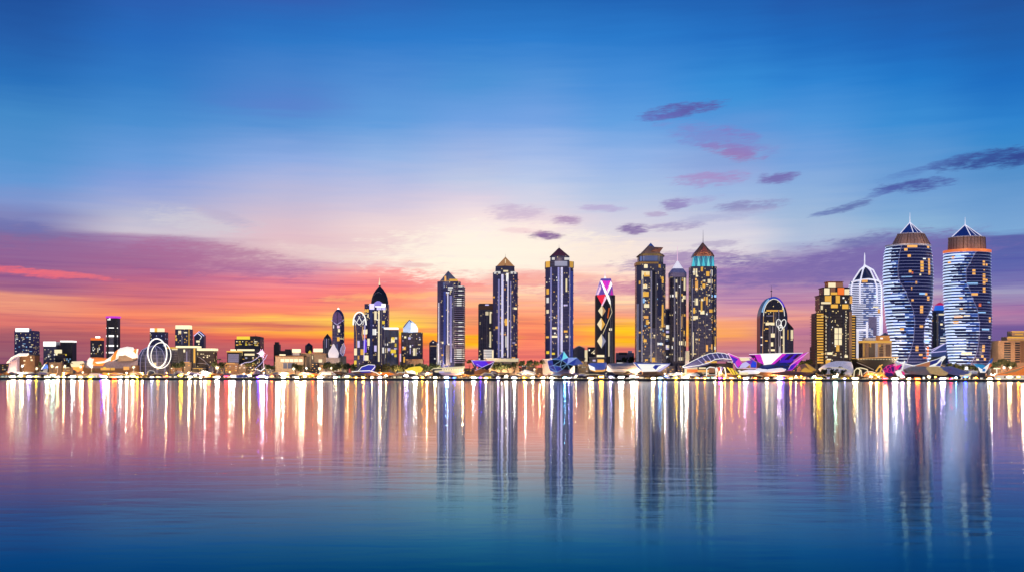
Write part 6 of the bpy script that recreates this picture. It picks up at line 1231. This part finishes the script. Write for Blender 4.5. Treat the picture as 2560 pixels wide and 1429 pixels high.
# lights seen as streaks in the water: x, colour, width, strength
LAMPS = [(32,'cream',9,1.5),(52,'cream',6,1.2),(72,'lav',8,.8),(90,'yellow',3,.9),(118,'cream',8,1.4),(132,'mint',7,1.0),(144,'cream',6,1.2),(160,'cream',4,.9),(182,'white',8,1.8),(201,'cream',5,1.1),(226,'yellow',6,1.6),(254,'purple',4,2.4),(262,'white',7,1.7),
 (286,'orange',9,1.5),(301,'white',6,1.8),(318,'cream',5,.9),(332,'cream',6,1.5),(343,'yellow',4,1.2),(380,'grey',5,.9),(395,'gold',5,.6),(417,'orange',3,.7),(452,'yellow',7,1.2),(475,'cream',6,1.2),(488,'cream',3,.8),(502,'cream',3,.7),(520,'orange',8,1.3),
 (543,'white',8,2.3),(566,'red',7,.7),(583,'white',6,1.6),(605,'cream',3,.7),(624,'cream',5,1.1),(645,'purple',4,1.5),(655,'pink',10,2.6),(667,'lav',3,.9),(680,'orange',3,.9),(709,'white',6,1.8),(720,'gold',2,.6),(742,'cream',7,1.2),(762,'cream',4,1.0),(782,'orange',4,.7),(800,'white',10,2.8),
 (838,'cream',6,.8),(868,'cream',6,1.5),(890,'amber',3,.8),(908,'amber',5,1.7),(930,'cream',3,.6),(950,'lav',5,.9),(965,'cream',3,.7),(1015,'lav',7,1.1),(1038,'white',8,1.3),(1056,'gold',3,.9),(1088,'cream',5,1.2),(1117,'blue',6,2.0),(1135,'deepblue',4,1.6),
 (1184,'white',6,1.8),(1201,'purple',2,.8),(1215,'cream',4,1.0),(1245,'lav',3,1.1),(1266,'white',4,1.5),(1286,'white',6,1.7),(1310,'gold',3,.9),(1332,'cream',4,1.1),(1358,'cream',5,1.2),(1380,'white',5,2.0),(1412,'blue',4,2.2),(1422,'lav',3,.8),(1440,'cream',2,.6),(1477,'cream',8,1.7),(1503,'gold',8,1.4),(1527,'lav',4,1.5),
 (1553,'white',9,1.7),(1581,'white',7,1.6),(1592,'pink',3,.8),(1633,'cream',6,1.4),(1650,'blue',5,1.9),(1665,'steel',4,.9),(1690,'yellow',5,1.1),(1716,'white',7,2.4),(1743,'gold',5,1.3),(1762,'amber',3,.7),(1787,'cream',3,.8),(1800,'magenta',5,1.3),(1812,'gold',3,1.0),(1829,'amber',5,1.3),(1848,'yellow',3,1.0),(1864,'pink',8,1.8),(1888,'orange',4,1.0),
 (1917,'cream',5,.9),(1949,'lav',8,1.5),(1957,'purple',3,1.0),(1977,'gold',4,1.3),(1990,'cream',2,.8),(2003,'gold',2,.8),(2010,'orange',2,.8),(2036,'cream',4,.8),(2047,'yellow',9,1.5),(2088,'mint',7,2.0),(2112,'grey',4,.5),(2138,'cream',9,1.5),(2177,'cream',4,1.0),(2196,'amber',3,1.0),(2212,'red',7,1.4),
 (2237,'white',9,2.4),(2256,'pink',5,1.5),(2272,'cream',5,1.5),(2294,'orange',8,1.8),(2322,'cream',5,.9),(2338,'gold',2,.7),(2357,'lav',10,1.6),(2377,'red',4,1.4),(2390,'blue',3,1.0),(2414,'deepblue',6,2.2),(2440,'gold',3,.5),(2474,'cream',8,1.4),(2497,'amber',4,.9),(2524,'cream',8,1.4),(2546,'gold',5,1.2)]
LAMP_GAIN = 95.0   # times 2.2 / lens half height
NAMES = {'deepblue':'deep blue','lav':'lilac','gold':'golden','mint':'mint green','steel':'steel blue','grey':'silver'}
def lamps():
    shared = {}
    for i, (x, c, w, s) in enumerate(LAMPS):
        b = B('quay_floodlight', None, 'floodlight', x, 2403 + (i % 3)*1.2, 'floodlights along the quay edge', 'low ' + NAMES.get(c, c) + ' floodlight')
        hr = random.Random(i*5+1); h = hr.choice((1.5, 1.8, 2.2, 2.2, 4.5, 6.5)); lw = w*1.3; hl = .7
        b.P().tube([(0,1,0),(0,1,h)], .35).make('post', M['mgrey'])
        hd = b.P().box(-lw/2-.3, lw/2+.3, -.3, 1.0, h-hl-.3, h+hl+.3).make('lamp_head', M['dgrey'])
        r, g, bl = GLOW[c]; key = 'lens_%s_%g_%g' % (c, s, hl)
        m_ = emis(*[255 * (v / 255.0) ** 1.7 for v in (r, g, bl)], LAMP_GAIN * s * 2.2 / hl, key)
        b.P().box(-lw/2, lw/2, -.62, -.3, h-hl, h+hl).make('lens', m_, hd)
    # row of low marker lights on the quay edge
    bm = B('marker_light', 'tiny cream marker light on the quay edge, one of a long row', 'light', 6, 2401.2, 'marker lights along the quay edge')
    cap = bm.P().lathe([(.5,.2),(.9,.5),(.9,1.5),(.4,1.9)], 8).make('globe', G('cream', 1.6)); st = bm.P().tube([(0,0,0),(0,0,.4)], .5).make('post', M['dgrey'])
    for k in range(1, 213):
        x = 6 + k*12.0 + random.Random(k).uniform(-4.5, 4.5)
        r = bm.root.copy(); COL.objects.link(r); r.location = ((x - CX)*2401.2/F, 2401.2, GZ)
        for ch in (cap, st):
            c = ch.copy(); COL.objects.link(c); c.parent = r
    # invented globe lamps, added to house fill lights for the waterfront
    rng = random.Random(12)
    cols = [(1.0,.62,.28),(1.0,.75,.45),(1.0,.85,.65),(1.0,.5,.2)]
    for k in range(52):
        x = 20 + k*49.4 + rng.uniform(-12, 12); Y = rng.choice((2445, 2475, 2505)) + rng.uniform(-6, 6)
        b = B('added_globe_lamp', None, 'lamp', x, Y, 'added globe lamps on the promenade', 'added globe lamp on a slim post')
        h = rng.uniform(9, 15); b.P().tube([(0,0,0),(0,0,h-.8)], .35).make('post', M['dgrey'])
        b.P().lathe([(.4,h-1),(1.1,h-.3),(1.1,h+.3),(.4,h+1)], 10).make('globe', G(rng.choice(['cream','white','gold']), 3.0))
        L = bpy.data.lights.new('added_fill_light', 'POINT'); c = cols[k % 4]; L.color = c; L.energy = LIGHT_W; L.shadow_soft_size = 1.2
        o = bpy.data.objects.new('added_fill_light', L); COL.objects.link(o); o.parent = b.root; o.location = (0, -2.5*b.s, (h+1)*b.s)
LIGHT_W = 130000.0
def quay():
    # pale coping along the quay; its glow is put in as emission
    v = Part.__new__(Part); v.v = []; v.f = []; v.mi = []
    v.box(-9000, 9000, SHORE-.6, SHORE+1.6, GZ+.02, GZ+.55)
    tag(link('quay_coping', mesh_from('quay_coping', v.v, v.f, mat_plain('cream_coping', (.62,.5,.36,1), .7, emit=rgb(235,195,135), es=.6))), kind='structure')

def buoy():
    b = B('buoy', 'small dark float alone on the open water off the left shore', 'buoy', 753, 615)
    k = 1.0 / b.s; b.root.location.z = -.15
    b.P().lathe([(.2*k,0),(.75*k,.1*k),(.8*k,.35*k),(.5*k,.55*k)], 14).make('float', M['blk']); b.P().lathe([(.12*k,.5*k),(.2*k,.75*k),(.05*k,1.0*k)], 8).make('marker_top', M['brownp'])

def lowrise():
    rng = random.Random(77); x = 2.0
    while x < 2560:
        w = rng.uniform(12, 34); cx = x + w/2; top = rng.uniform(903, 922) if not 1160 < cx < 1360 else rng.uniform(910, 924)
        cn, mk = rng.choice([('grey','greyg'),('brown','brown'),('dark','slate'),('beige','beige'),('tan','tanw'),('dark','black')])
        b = B('low_rise_block', None, 'building', cx, 2598 + rng.uniform(0, 14), 'low-rise blocks behind the promenade', 'small ' + cn + ' low-rise block')
        a = w/2; H = b.z(top); b.P().box(-a, a, -6, 6, 0, H).make('wall', M[mk])
        b.P().box(-a-.5, a+.5, -6.6, 6.6, H, H + .9).make('roof', M[rng.choice(['dgrey','brownp','stoneg'])])
        if rng.random() < .6: q = rng.uniform(-a*.6, a*.2); b.P().box(q, q + rng.uniform(2, 6), -3, 2, H + .9, H + rng.uniform(2, 4)).make('plant_room', M['dgrey'])
        if rng.random() < .35: b.P().box(-a*.8, a*rng.uniform(0,.9), -7.2, -6.6, H-.9, H+.5).make('parapet_light', G(rng.choice(['cream','gold','white','amber']), .9))
        rows = max(1, int((H - 14) / 5)); n = max(2, int(w/5))
        for r_ in range(rows):
            for q in range(n):
                if rng.random() < .45:
                    q0 = -a + 1 + q*(2*a-2)/n; b.P().box(q0, q0 + (2*a-2)/n*rng.uniform(.35,.75), -6.5, -6, H - 4.2 - r_*5, H - 2.2 - r_*5).make('lit_window', G(rng.choice(['cream','gold','amber','gold','white']), rng.choice((.5,.8,1.0))))
        x += w + rng.uniform(-2, 9)

settings(); make_world(); make_camera(); make_water(); make_land()
M.update(K())
towers_all()
tree_line(); trees(); showpieces(); pavilions(); lowrise(); lamps(); quay(); buoy()
finish_labels()
